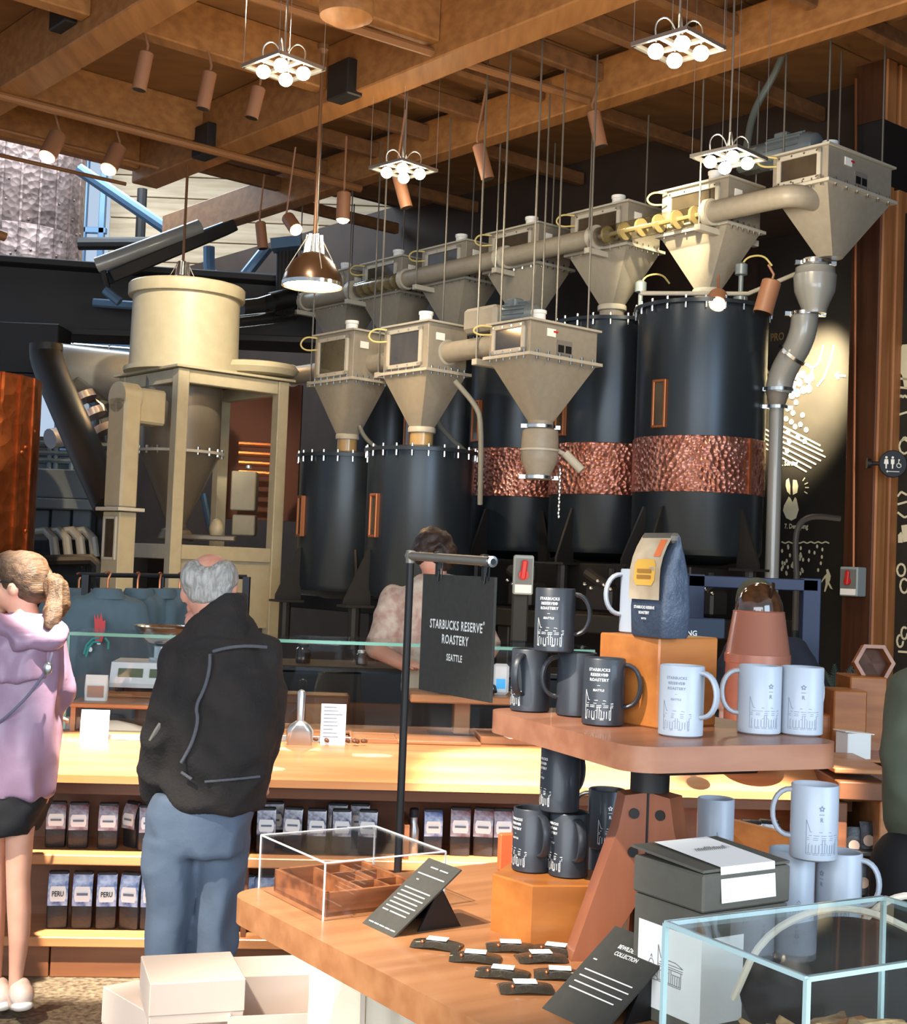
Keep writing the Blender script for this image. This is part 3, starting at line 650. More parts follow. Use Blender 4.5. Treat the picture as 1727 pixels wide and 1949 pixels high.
# downpipe at right under the largest hopper
hc = BK0+U*.25+V*.42
dp = thing('bean_downpipe', 'glossy grey bean downpipe with elbows and clamps below the largest hopper', 'pipe', (hc.x, hc.y, 0))
def hp(px, py): p = onv(px, py, hc.dot(V)); return p
a0 = hp(1553, 495); 
MB().lathe([(.098, 0), (.098, -.05), (.15, -.07), (.155, -.115), (.165, -.13), (.16, -.215), (.155, -.26), (.1, -.39), (.095, -.43)], 28, (a0.x, a0.y, 4.13)).build('valve_body', PIPEG, dp, True)
pth = [(1533, 594), (1530, 630), (1518, 662), (1500, 690), (1487, 718), (1482, 745)]
pq = [hp(*p) for p in pth]; fine = []
for i in range(len(pq)-1):
    for k in range(4): fine.append(pq[i].lerp(pq[i+1], k/4))
fine.append(pq[-1])
for _ in range(3): fine = [fine[0]]+[(fine[i-1]+fine[i]*2+fine[i+1])/4 for i in range(1, len(fine)-1)]+[fine[-1]]
MB().tube(fine, .105, 24).build('elbow', PIPEG, dp, True)
q0, q1, q2 = hp(1481, 742), hp(1479, 775), hp(1468, 1330)
MB().cyl(q1, q0, .06, .1, 24).build('reducer', mat('reducer_grey', (112, 106, 100), .4), dp, True)
MB().cyl(Vec((q1.x, q1.y, .9)), q1, .056, None, 24).build('straight_pipe', PIPEG, dp, True)
def clampring(c, ax, r): 
    R = Vec(ax).to_track_quat('Z', 'Y').to_matrix(); b = MB().lathe([(r, -.013), (r+.02, -.013), (r+.02, .013), (r, .013)], 24, c, R)
    b.box(Vec(c)+R @ Vec((r+.03, 0, 0)), (.06, .03, .03), R); b.box(Vec(c)+R @ Vec((-r-.03, 0, 0)), (.06, .03, .03), R); b.build('clamp', CHROME, dp, True)
clampring((a0.x, a0.y, 4.1), (0, 0, 1), .1); clampring(hp(1533, 598), (0, 0, 1), .1); clampring(hp(1508, 675), (.5, -.35, .7), .105); clampring(q0, (0, 0, 1), .1); clampring(q1, (0, 0, 1), .065)
# conveyor tubes
def conveyor(name, label, c0, dz, t0, t1, off, r, clear, parts, rods, zt):
    t = thing(name, label, 'conveyor', (c0+V*off).to_3d()+Vec((0, 0, dz)), RZU)
    for a, b in parts:
        if a == 0: MB().tube([(0, b, 0), (0, .4, 0), (.02, .2, 0), (.32, .18, 0)], r, 20, 3).build('tube', GREY, t)
        else: MB().cyl((0, a, 0), (0, b, 0), r, None, 20).build('tube', GREY, t)
    for a, b in clear:
        MB().cyl((0, a, 0), (0, b, 0), r*.97, None, 20).build('clear_tube', TUBEG, t)
        k = MB()
        for i in range(6): y = a+(b-a)*(i+.5)/6; k.cyl((0, y-.012, 0), (0, y+.012, 0), r*.9, None, 16)
        k.cyl((0, a, 0), (0, b, 0), .02, None, 8); k.build('disc_chain', mat('disc_dark', (150, 136, 96), .45), t)
    for y in sorted({e for p in parts for e in p if e}): MB().cyl((0, y-.03, 0), (0, y+.03, 0), r+.022, None, 20).build('coupling', GREYL, t)
    for y in rods:
        MB().box((.25, y, -r-.05), (.75, .06, .05), None, .004).build('support_channel', GREYL, t)
        for x in (-.1, .6): MB().cyl((x, y, -r-.05), (x, y, zt-dz), .008, None, 6).build('hanger_rod', RODM, t)
    return t
conveyor('tube_conveyor', 'long grey tube conveyor with clear glowing section along the rear hoppers', BK0, 4.505, 0, 7, -.1, .085, [(1.05, 2.2), (5.0, 5.7)], [(.0, 1.0), (2.25, 3.4), (3.45, 4.9), (5.8, 6.7)], (1.02, 2.23, 3.42, 4.6, 5.75, 6.7), 5.72)
conveyor('tube_conveyor', 'short grey tube conveyor linking the three front hoppers to the pale frame', FR0, 3.4, 0, 4, .22, .085, [], [(.4, 1.25), (1.8, 2.3), (2.85, 3.6)], (.75, 2.05, 3.1), 5.72)
sp = thing('clear_conveyor_bend', 'clear plastic conveyor tube bending left beyond the pale tank lid', 'tube', at(500, 590, 14.9))
MB().tube([at(455, 588, 14.6), at(490, 584, 14.8), at(530, 572, 15), at(560, 560, 15.1)], .1, 14).build('upper_tube', TUBEG, sp, True)
MB().tube([at(455, 612, 14.6), at(500, 607, 14.8), at(560, 600, 15)], .07, 14).build('lower_tube', TUBEG, sp, True)
MB().cyl(at(515, 576, 14.95), at(556, 566, 15.1), .11, None, 16).build('black_cuff', BLACK, sp, True)
# extra pairs of thin rods at the large hoppers
for hp_, wv, wu, zt in ((h1, .84, .5, 5.9), (f1, .72, .46, 5.72)):
    for x, y in ((.06, .05), (wv-.06, .05), (.06, wu-.05), (wv-.06, wu-.05)): MB().cyl((x, y, .0), (x, y, zt-hp_.location.z), .008, None, 6).build('hanger_rod', RODM, hp_)
# small fittings on the silo lids
for i, (px, py, l) in enumerate(((1395, 560, 'grey level sensor with cable on the rightmost silo lid'), (1077, 585, 'grey level sensor on the second silo lid from the right'))):
    p = SIL[i]+Vec((.2, -.3, 3.83)); t = thing('level_sensor', l, 'sensor', p)
    MB().lathe([(.06, 0), (.06, .03), (.02, .04), (.02, .2), (.05, .21), (.05, .29), (.02, .31)], 14).build('housing', mat('motor_grey', (112, 122, 126)), t)
    MB().tube([(0, 0, .29), (.05, 0, .36), (.18, .02, .38), (.25, .03, .3)], .008, 6, 2).build('cable', mat('cable_yellow', (204, 184, 116), .5), t)
tag(MB().tube([Vec((SIL[0].x-.6, SIL[0].y-.3, 3.86)), Vec((SIL[0].x+.25, SIL[0].y-.35, 3.88)), Vec((SIL[0].x+.75, SIL[0].y-.3, 4.12))], .018, 8).build('lid_pipe', GREYL), 'thin pale pipe running over the rightmost silo lid towards the downpipe', 'pipe')
# grey conduits between front hoppers and silos
pp('flexible_conduit', 'grey flexible conduit dropping from the square-window hopper to the rear silo', [(866, 725, 11.0), (905, 770, 11), (917, 800, 11), (914, 960, 11.2)], .022, mat('conduit_grey', (120, 118, 108), .45), 'conduit')
pp('flexible_conduit', 'grey flexible conduit curving down behind the right front silo lid', [(828, 775, 11.9), (835, 810, 11.9), (862, 838, 11.9), (884, 858, 11.9)], .024, mat('conduit_grey', (120, 118, 108)), 'conduit')
pp('flexible_conduit', 'grey flexible conduit between the two front silos', [(684, 810, 12.2), (695, 835, 12.2), (730, 862, 12.2)], .02, mat('conduit_grey', (120, 118, 108)), 'conduit')
# dark platform carrying the silos
pf = thing('silo_platform', 'long black steel platform carrying the silos behind the counter', 'platform', uv(8.6, 8.2, 0), RZU)
MB().box((.2, .8, 1.23), (1.7, 5.6, .14), None, .01).build('deck', STEELD, pf)
for y in (-1.8, -.2, 1.6, 3.4):
    for x in (-.5, .9): MB().box((x, y, .58), (.14, .14, 1.16), None, .01).build('leg', STEELD, pf)
MB().box((.5, .9, 1.5), (1.0, 5.2, .4), None, .01).build('rear_plinth', STEELD, pf)
for y, x in ((-1.8, -.4), (-1.2, -.4), (-.3, -.4), (-1.7, .2)):
    b = MB(); b.box((x, y, 1.42), (.2, .28, .2), None, .02); b.cyl((x-.05, y-.1, 1.5), (x-.05, y+.16, 1.62), .05, None, 10); b.cyl((x+.05, y, 1.5), (x+.05, y, 1.66), .03, None, 8); b.build('gate_actuator', STEELD, pf)
    b = MB()
    for k in range(5): b.ell((x-.1, y-.14+.07*k, 1.5+.03*(k % 3)), .018, None, 8, 6)
    b.build('fitting', CHROME, pf, kind='stuff')
# ---------------------------------------------------------------- pale tank on its frame
TC = Vec((-2.43, 11.8, 0)); S = 1.14
fr = thing('tank_frame', 'pale beige square steel frame carrying the round tank', 'frame', TC, RZU)
pw = .11
for x in (pw/2, S-pw/2):
    for y in (pw/2, S-pw/2): MB().box((x, y, 1.63), (pw, pw, 3.26), None, .006).build('post', TANK, fr)
for z, hh in ((3.2, .12), (1.66, .13)):
    for y in (pw/2, S-pw/2): MB().box((S/2, y, z), (S-2*pw, pw*.8, hh), None, .006).build('rail', TANK, fr)
    for x in (pw/2, S-pw/2): MB().box((x, S/2, z), (pw*.8, S-2*pw, hh), None, .006).build('rail', TANK, fr)
MB().box((S/2, S/2, 3.275), (S+.08, S+.08, .02)).build('top_plate', TANK, fr)
MB().box((S/2, pw/2, 1.3), (S-2*pw, .03, .6)).build('lower_panel', TANK, fr)
tcx = TC+U*(S/2+.03)+V*(S/2-.2)
tk = thing('bean_tank', 'large round pale beige tank with lipped lid on the square frame', 'tank', (tcx.x, tcx.y, 3.285))
MB().lathe([(.54, 0), (.54, .04), (.495, .045), (.485, .72)], 56).build('drum', TANK, tk)
MB().lathe([(.485, .7), (.525, .7), (.53, .71), (.53, .8), (.515, .815), (.05, .84)], 56).build('lid', TANK, tk)
MB().lathe([(.2, 0), (.3, .02), (.33, .07), (.3, .12), (.2, .14)], 24, (.62, .12, .02), None, 1.3, 1.0).build('side_vent', TANK, tk)
cn = thing('inner_cone', 'dull grey cylinder and cone hopper hanging inside the pale frame', 'hopper', (tcx.x, tcx.y, 1.78))
MB().lathe([(.36, .78+.68), (.365, .8)][::-1], 40).build('cylinder', CONEM, cn)
MB().lathe([(.41, .775), (.41, .8)], 40).build('flange', GREYL, cn)
bm = MB()
for k in range(20): a = 2*math.pi*k/20; bm.cyl((.39*math.cos(a), .39*math.sin(a), .755), (.39*math.cos(a), .39*math.sin(a), .825), .012, None, 6)
bm.build('flange_bolt', CHROME, cn, kind='stuff')
MB().lathe([(.075, .1), (.365, .775)], 40).build('cone', CONEM, cn)
MB().lathe([(.16, -.02), (.17, 0), (.13, .08), (.09, .1), (.09, .16), (.1, .165), (.1, .18)], 28).build('outlet', CONEM, cn)
MB().box((.32, -.1, .02), (.5, .16, .05), None, .01).build('slide_gate', CONEM, cn)
MB().ell((.38, -.05, .1), (.07, .07, .1)).build('gate_knob', TANK, cn)
ct = thing('grey_chute', 'pale square chute with rounded top at the left of the frame', 'chute', at(235, 900, 11.5))
cc = at(234, 860, 11.5); cc = Vec((cc.x, cc.y, 0)); ct.location = (cc.x, cc.y, 1.0); ct.rotation_euler = (0, 0, RZU+.12)
z_ = lambda py: at(234, py, 11.5).z-1.0
MB().box((0, 0, (z_(755)+z_(968))/2), (.17, .26, z_(755)-z_(968)), None, .02).build('upper_duct', TANK, ct)
MB().lathe([(.001, -.085), (.13, -.085), (.13, .085), (.001, .085)], 24, (0, 0, z_(757)), rotm(0, math.pi/2, 0)).build('rounded_top', TANK, ct)
MB().box((.2, .0, z_(770)), (.3, .2, .3), None, .02).build('side_duct', TANK, ct)
MB().box((0, 0, z_(970)), (.26, .35, .03), None, .004).build('flange', GREYL, ct)
MB().box((0, 0, (z_(975)+0)/2), (.165, .25, z_(975)), None, .006).build('lower_duct', TANK, ct)
f = MB(); zc = z_(1025); 
for s in (-1, 1): f.box((-.09, s*.085, zc), (.02, .02, .36)); f.box((-.09, 0, zc+s*.17), (.02, .17, .02))
wf = f.build('window_frame', GREYL, ct); MB().box((-.085, 0, zc), (.01, .16, .34)).build('window_pane', DARKW, wf)
cb = thing('control_cabinet', 'pale green control cabinet seen inside the frame on the right', 'cabinet', at(466, 935, 13.3))
MB().box(at(466, 935, 13.3), (.24, .2, .38), None, .01).build('box', TANK, cb, True); MB().box(at(466, 1000, 13.3), (.22, .18, .2), None, .01).build('lower_box', TANK, cb, True)
MB().lathe([(.012, 0), (.03, .01), (.03, .03), (.012, .04)], 10, at(474, 893, 13.2)).build('lifting_eye', STEEL, cb, True)
pp('blue_strut', 'bright blue strut glimpsed behind the cone inside the frame', [(388, 940, 13.6), (400, 1000, 13.6)], .04, BLUEP, 'strut')
for i in range(4):
    y = 845+18*i; tag(MB().tube([at(455, y, 15), at(525, y+4, 15)], .03, 8).build('copper_pipe', COPF), ('top', 'second', 'third', 'lowest')[i]+' horizontal copper pipe behind the frame', 'pipe')
struct('wall_copper', MB().box(at(490, 860, 16), (1.0, .1, 1.6)), mat('rust_wall', (84, 42, 24), .7))
# isolator switch boxes
def swbox(label, p, rz, w=.16):
    t = thing('isolator_switch', label, 'switch', p, rz)
    MB().box((0, 0, 0), (w, .13, .24), None, .008).build('enclosure', ENCL, t)
    MB().box((0, -.068, .02), (w*.84, .006, .16)).build('face_plate', mat('plate_dark', (112, 112, 108), .5), t)
    MB().box((0, -.068, -.085), (w*.84, .006, .05)).build('rating_label', PAPER, t)
    h = MB(); h.box((0, -.085, .03), (.035, .03, .12), rotm(0, .1, 0), .008); h.lathe([(.03, 0), (.03, .02)], 12, (0, -.07, 0), rotm(math.pi/2)); h.build('handle', RED, t)
swbox('grey switch box with red handle on dark pillar left of dark mugs', at(996, 1094, 8.4), 0, .12)
pl1 = at(996, 1000, 8.5); tag(MB().box((pl1.x, 8.53, .85), (.1, .1, 1.7), None, .01).build('switch_pillar', STEELD), 'thin black pillar carrying the left switch box', 'pillar')
pb = onv(1624, 1107, 9.76); swbox('grey switch box with red handle on the timber column', pb, RZU+math.pi/2+.0 - math.pi, .17)
# restroom sign
p = onv(1700, 883, 9.7); sg = thing('restroom_sign', 'round black restroom sign with white pictograms on the timber column', 'sign', p, math.radians(-4))
MB().lathe([(.105, -.012), (.11, -.008), (.11, .008), (.105, .012)], 40, (0, 0, 0), rotm(math.pi/2)).build('disc', BLACK, sg)
pa = MB().cyl((-.1, 0, 0), (-.19, 0.02, 0), .016, None, 10); pa.cyl((-.17, .02, 0), (-.2, .02, 0), .04, None, 16); pa.build('bracket', BLACK, sg)
im = MB()
def flat(mb, pts, y=-.0135): mb.add([(a, y, b) for a, b in pts], [tuple(range(len(pts)))])
for x, dress in ((-.055, 1), (-.005, 0)):
    flat(im, circ(x, .05, .01, .01, 10))
    flat(im, [(x-.014, .036), (x+.014, .036), (x+.018 if dress else x+.013, -.002), (x+.006, -.004), (x+.005, -.04), (x-.005, -.04), (x-.006, -.004), (x-.018 if dress else x-.013, -.002)])
flat(im, circ(.045, .032, .007, .007, 8)); 
for a in ([(.043, .024), (.043, -.0), (.058, -.0), (.062, -.022)],):
    vs, fs = stroke2(a, .006); im.add([(v[0], -.0135, v[1]) for v in vs], fs)
vs, fs = stroke2([(.045+.018*math.cos(t*.5+2), -.012+.018*math.sin(t*.5+2)) for t in range(9)], .005); im.add([(v[0], -.0135, v[1]) for v in vs], fs)
vs, fs = stroke2([(-.05, -.062), (.05, -.062)], .005); im.add([(v[0], -.0135, v[1]) for v in vs], fs)
vs, fs = stroke2([(-.042, -.054), (-.052, -.062), (-.042, -.07)], .005); im.add([(v[0], -.0135, v[1]) for v in vs], fs)
im.build('pictogram', INK, sg)
# ---------------------------------------------------------------- lights hung from the ceiling
def cluster(label, px, py, D, sc=.86, rz=.79, n4=4, e=60):
    c = at(px, py, D); t = thing('cluster_light', label, 'light', c, rz, 'square four lamp clusters'); w = .42*sc
    f = MB()
    for s in (-1, 1): f.box((s*w/2, 0, 0), (.022, w+.022, .024)); f.box((0, s*w/2, 0), (w, .022, .024)); 
    f.box((0, 0, 0), (.03, w, .02)); f.box((0, 0, 0), (w, .03, .02)); f.build('frame', STEEL, t)
    for x, y in ((-1, -1), (1, -1), (-1, 1), (1, 1)):
        b = MB().ell((x*w*.25, y*w*.25, -.035), (.053*sc, .053*sc, .05*sc), None, 18, 12).build('bulb', BULB, t)
        MB().tube([(x*w*.25, y*w*.25, .02), (x*w*.3, y*w*.25, .13), (x*w*.15, y*w*.1, .17), (0, 0, .05)], .005, 6, 2).build('cord', STEEL, t)
    MB().tube([(0, 0, .0), (.01, 0, .6), (0, 0, CZ-.02-c.z)], .008, 6).build('supply_cable', STEEL, t)
    for x, y in ((-1, -1), (1, 1), (1, -1), (-1, 1)): MB().cyl((x*w/2, y*w/2, 0), (x*w/2, y*w/2, CZ-c.z), .002, None, 4).build('hanging_wire', STEEL, t)
    lamp('POINT', 'cluster_glow', c+Vec((0, 0, -.2)), e, (1, .84, .6), shadow_soft_size=.18)
    return t
cluster('lit square four-bulb lamp cluster hanging at upper left', 540, 128, 8.6, e=45)
cluster('lit square lamp cluster hanging at top right, nearest one', 1292, 88, 7.6, e=40)
cluster('lit square lamp cluster hanging in the middle, above the front hoppers', 768, 322, 11.2, .92, e=45)
cluster('lit square lamp cluster just above the rear conveyor at right', 1388, 300, 9.3, .86, e=60)
def can(label, px, py, D, tilt=(0, .25), lit=False, L=.3, r=.055, glow=BULB):
    c = at(px, py, D); t = thing('spotlight', label, 'spotlight', c, 0, 'cylindrical ceiling spotlights'); R = rotm(tilt[0], tilt[1], 0)
    MB().lathe([(r, 0), (r, L-.01), (r-.01, L)], 20, R @ Vec((0, 0, -L/2)), R).build('can', SPOTB, t)
    MB().lathe([(.001, -L/2-.003), (r*.9, -L/2-.003)], 16, (0, 0, 0), R).build('lens', BULB if lit else mat('dark_lens', (60, 46, 36), .3), t)
    if lit: MB().ell(R @ Vec((0, 0, -L/2)), (r*.85, r*.85, r*.55), R).build('bulb', glow, t)
    MB().tube([R @ Vec((0, 0, L/2)), R @ Vec((0, 0, L/2+.05)), (0, 0, L/2+.12 if c.z < 4.4 else max(L/2+.12, BZ+.1-c.z))], .01, 8).build('stem', SPOTB, t)
    return t
can('pale grey unlit cylinder spotlight at upper left, left of a pair', 272, 135, 10.3, (0, .15)); can('brown unlit cylinder spotlight at upper left, right of a pair', 393, 172, 10.6, (0, .15))
can('lit round downlight at far left, left one of the bright pair', 100, 278, 12.2, (-.5, .2), True, .28, .08); can('lit round downlight at left, right one of the bright pair', 216, 302, 12.5, (-.5, .2), True, .28, .08)
can('brown cylinder spotlight with glowing bottom right of the pendant lamp', 654, 392, 12.6, (0, .0), True, .26, .065)
can('lit tilted spotlight beside the pendant lamp on its left', 556, 426, 13, (-.7, -.6), True, .24, .065)
can('dim brown cylinder spotlight left of the pendant lamp', 498, 448, 14, (0, -.15), False, .28)
can('brown cylinder spotlight below the middle lamp cluster', 766, 364, 11.8, (0, -.3)); can('brown tilted cylinder spotlight over the rods in the middle', 920, 308, 11.2, (0, -.3))
can('brown tilted cylinder spotlight right of the middle beam', 1137, 245, 11.0, (0, -.25)); can('wide dark wood-brown spotlight behind the grey downpipe', 1461, 565, 10.4, (0, .25), False, .26, .075)
can('glowing orange spotlight on the lid of the rightmost silo', 1366, 572, 10.6, (-.9, .3), True, .16, .075, WBULB)
can('dim brown box spotlight at upper left against the beam', 486, 195, 10.8, (0, .2), False, .26)
pd = at(660, 15, 8.4); t = thing('dome_speaker', 'large round brown dome fixture at the top edge of the ceiling', 'light', pd)
MB().lathe([(.001, -.11), (.08, -.105), (.165, -.06), (.175, 0), (.16, .1), (.05, .2)], 32).build('dome', BEAM, t); MB().cyl((0, 0, .18), (0, 0, CZ-pd.z-.01), .02, None, 8).build('stem', STEELD, t)
def pendant(label, px, py, D, r=.2, e=120):
    c = at(px, py, D); t = thing('pendant_lamp', label, 'lamp', c, 0)
    MB().lathe([(r*.98, .0), (r, .005), (r*1.0, .03), (r*.93, .09), (r*.72, .18), (r*.45, .24), (r*.3, .26)], 36, open=True).build('shade', mat('bronze_shade', (72, 50, 34), .3, .5, coat=.4), t)
    MB().lathe([(r*.97, .0), (r*1.02, .002), (r*1.02, .028), (r*.98, .03)], 36, open=True).build('rim', CHROME, t)
    MB().lathe([(.001, .012), (r*.95, .012)], 36).build('diffuser', BULB, t)
    n = MB()
    for k in range(6): a = math.pi*2*k/6; n.bar((r*.3*math.cos(a), r*.3*math.sin(a), .25), (r*.22*math.cos(a), r*.22*math.sin(a), .4), .022, .012)
    n.lathe([(r*.18, .25), (r*.18, .4), (r*.1, .41)], 14); n.build('chrome_neck', CHROME, t)
    for k in range(4): a = math.pi*2*k/4+.4; MB().tube([(r*.93*math.cos(a), r*.93*math.sin(a), .1), (r*.2*math.cos(a), r*.2*math.sin(a), .4)], .004, 5).build('guard_wire', STEEL, t)
    MB().cyl((0, 0, .4), (0, 0, BZ+.1-c.z), .014, None, 10).build('stem', mat('stem_brown', (112, 76, 48), .4, .3), t)
    MB().lathe([(.02, 0), (.045, -.01), (.045, -.05), (.02, -.08)], 14, (0, 0, BZ+.12-c.z)).build('ceiling_rose', mat('stem_brown', (112, 76, 48)), t)
    lamp('SPOT', 'pendant_beam', c+Vec((0, 0, -.02)), e, (1, .82, .55), c+Vec((0, 0, -3)), spot_size=2.0, spot_blend=.5, shadow_soft_size=.1); return t
pendant('bronze dome pendant lamp with chrome neck, lit, left of the front hoppers', 595, 546, 10.4, .235, 90)
pendant('second dome pendant, only its chrome neck showing above the tank lid', 345, 575, 13.4, .22, 60)
# ================================================================ serving counter
CO = atz(130, 1861, 0); CA = math.radians(5.6)
Cx = Vec((math.cos(CA), math.sin(CA), 0)); Cy = Vec((-math.sin(CA), math.cos(CA), 0))
def cl(p): d = p-CO; return Vec((d.dot(Cx), d.dot(Cy), p.z))
def cw(x, y, z): return CO+Cx*x+Cy*y+Vec((0, 0, z))
XL, XR = -1.7, cl(atz(1652, 1512, .776)).x
ctr = thing('serving_counter', 'long warm wooden serving counter with sloped lit front and open shelves', 'counter', CO, CA)
CT = .86; xm = (XL+XR)/2; xw = XR-XL
MB().prism([(-.05, .746), (-.05, .776), (.13, CT), (1.1, CT), (1.1, .82), (.1, .80), (.0, .746)], XL, XR, lambda v: Vec((v.z, v.x, v.y))).build('worktop', CWOOD, ctr)
MB().box((xm, .15, .449), (xw-.12, .34, .038), None, .004).build('shelf', CWOOD, ctr)
MB().box((xm, .15, .139), (xw-.12, .34, .038), None, .004).build('shelf', CWOOD, ctr)
MB().box((xm, .33, .42), (xw-.12, .02, .7)).build('back_panel', CDARK, ctr)
for x in (XL+.03, XR-.1): MB().box((x, .17, .4), (.04, .36, .72)).build('end_panel', CDARK, ctr)
for i in range(9):
    w = (xw-.12)/9; MB().box((XL+.06+w*(i+.5), .02, .06), (w-.006, .03, .12), None, .003).build('kick_board', CDARK, ctr)
MB().box((xm, .55, .4), (xw-.2, .4, .8)).build('carcass', CDARK, ctr)
MB().prism([(-.02, .7), (.12, .72), (.12, .75), (-.02, .745)], XL+.02, XR-.05, lambda v: Vec((v.z, v.x, v.y))).build('under_rail', CDARK, ctr)
for px in (470, 770, 1180): MB().box((cl(atz(px, 1627, .468)).x, .16, .3), (.02, .3, .6)).build('divider', CDARK, ctr)
# glass screen standing on the counter
gs = thing('glass_screen', 'long clear glass screen with green edge standing on the counter', 'screen', CO, CA)
gy = .62; gx0, gx1 = cl(at(128, 1203, 5.83)).x, cl(at(1146, 1245, 5.95)).x
MB().box(((gx0+gx1)/2, gy, CT+.205), (gx1-gx0, .01, .40)).build('pane', GLASS, gs)
MB().box(((gx0+gx1)/2, gy, CT+.412), (gx1-gx0, .014, .014)).build('top_edge', GEDGE, gs)
MB().box(((gx0+gx1)/2, gy+.16, CT+.418), (gx1-gx0, .3, .008)).build('top_pane', GLASS, gs)
for x in (gx0, gx1): MB().box((x, gy, CT+.205), (.01, .014, .40)).build('side_edge', GEDGE, gs)
# ---------------------------------------------------------------- coffee bags
def bag(name, label, group, w=.078, h=.172, d=.052, tg=TAGM, txt=None, body=BAGB, tail=.5):
    t = thing(name, label, 'coffee bag', (0, 0, 0), 0, group); rings = []
    for f, sw, sd in ((0, .94, .9), (.03, 1, 1), (.35, 1.02, 1.05), (.62, 1.0, .9), (.82, .98, .5), (.93, .97, .16), (1.0, .95, .1)):
        rings.append([(x*sw, y*sd-(.0 if f < .9 else d*.1), f*h) for x, y in rrect(w, d, min(w, d)*.25, 2)])
    b = MB().loft(rings).build('pouch', body, t)
    MB().box((0, -.004, h*.985), (w*.94, .02, .016), None, .004).build('rolled_top', body, t)
    # hanging printed tag over the front
    y1 = -d*.56-.004; pr = [(-w*.46, h*.42), (w*.46, h*.42), (w*.47, h*.98), (-w*.47, h*.98)]
    def T(v): f = max(0, (v.y/h-.6)/.4); return Vec((v.x, y1-v.z+f*f*d*.46, v.y))
    mb = MB(); n = 5
    for i in range(n):
        a, c = .42+.56*i/n, .42+.56*(i+1)/n
        mb.add([T(Vec((-w*.47, a*h, 0))), T(Vec((w*.47, a*h, 0))), T(Vec((w*.47, c*h, 0))), T(Vec((-w*.47, c*h, 0)))], [(0, 1, 2, 3)])
    tgm = mb.build('tag', tg, t)
    lb = MB(); ow, oh = w*.38, h*.135; cz = h*.63; oc = [(-ow, -oh*.5), (-ow*.85, -oh), (ow*.85, -oh), (ow, -oh*.5), (ow, oh*.5), (ow*.85, oh), (-ow*.85, oh), (-ow, oh*.5)]
    lb.add([T(Vec((x, cz+z, .0015))) for x, z in oc], [tuple(range(8))]); lbo = lb.build('label', PAPER, tgm)
    tx = MB()
    if txt:
        vs, fs = textgeo(txt, h*.13, .7); tx.add([T(Vec((v.x, cz-h*.04+v.y, .003))) for v in vs], fs); tx.build('lettering', BLACK, tgm)
    else:
        tx.add([T(Vec((x, cz+z, .003))) for x, z in ((-ow*.7, -h*.02), (ow*.7, -h*.02), (ow*.7, h*.025), (-ow*.7, h*.025))], [(0, 1, 2, 3)]); tx.build('print_line', INKG, tgm)
    return t
def place(o, p, rz=0, tilt=0, s=1):
    o.location = p; o.rotation_euler = (tilt, 0, CA+rz); o.scale = (s, s, s); return o
G1, G2 = 'maroon tagged bags on the upper counter shelf', 'bags on the lower counter shelf'
ordn = ['first', 'second', 'third', 'fourth', 'fifth', 'sixth', 'seventh', 'eighth']
pm_ = bag('coffee_bag', '', G1); used = [0]
def putbag(proto, first, px, z, ylocal, label, group, rz=0, s=1, tilt=0):
    o = proto if first else copy_tree(proto); o['label'] = label; o['group'] = group
    q = cl(atz(px, 1613 if z > .3 else 1770, z)); place(o, cw(q.x, ylocal, z), rz, tilt, s); return o
ZU, ZL = .469, .159
for i, (px, rz, yl) in enumerate(((103, .1, .13), (147, .12, .12), (205, .05, .12), (252, -.7, .16), (282, .2, .1))):
    putbag(pm_, i == 0, px, ZU, yl, ordn[i]+' maroon tagged coffee bag from the left on the upper shelf, beside girl', G1, rz)
G3 = 'violet and white tagged bags on the upper counter shelf'
pv = bag('coffee_bag', '', G3, tg=TAGV)
for i, (px, rz, yl) in enumerate(((506, .05, .1), (558, -.15, .12), (601, 0, .1), (647, .05, .1), (697, -.12, .1))):
    putbag(pv, i == 0, px, ZU, yl, ordn[i]+' violet and white tagged coffee bag in the front row behind acrylic case', G3, rz)
for i, (px, rz) in enumerate(((518, .1), (641, -.1), (683, -.1))):
    o = copy_tree(pv); o['label'] = ('leftmost', 'middle', 'rightmost')[i]+' violet tagged bag in the back row, peeking over its front neighbour'; q = cl(atz(px, 1613, ZU)); place(o, cw(q.x, .2, ZU), rz, 0, 1.04)
pn = bag('coffee_bag', 'single bag with a blue tag and white label right of the sign pole', 'blue tagged bags', tg=TAGB, body=BAGN)
q = cl(atz(818, 1613, ZU)); place(pn, cw(q.x, .14, ZU), 0)
for i, (px, rz, tl) in enumerate(((868, -.1, .0), (912, -.25, .0), (945, .05, .0), (978, .1, 0))):
    o = copy_tree(pm_); o['label'] = ordn[i]+' maroon and grey tagged bag right of the sign pole on the upper shelf'; o['group'] = 'maroon bags right of the pole'
    q = cl(atz(px, 1613, ZU)); place(o, cw(q.x, .12, ZU), rz, 0, 1.08)
pb_ = bag('coffee_bag', '', G2, h=.215, w=.08, tg=TAGB, txt='PERU')
pc_ = bag('coffee_bag', '', G2, h=.215, w=.08, tg=TAGB)
lows = ((104, .1, 1), (152, .05, 0), (198, .1, 1), (245, -.2, 0), (283, .1, 0))
f = [1, 1]
for i, (px, rz, k) in enumerate(lows):
    putbag((pc_, pb_)[k], f[k], px, ZL, .12, ordn[i]+' blue tagged coffee bag from the left on the lower shelf', G2, rz); f[k] = 0
for i, (px, rz) in enumerate(((462, .1), (500, 0), (540, -.1))): putbag(pc_, False, px, ZL, .12, ('left', 'middle', 'right')[i]+' dark bag on the lower shelf between the man and the table edge', G2, rz)
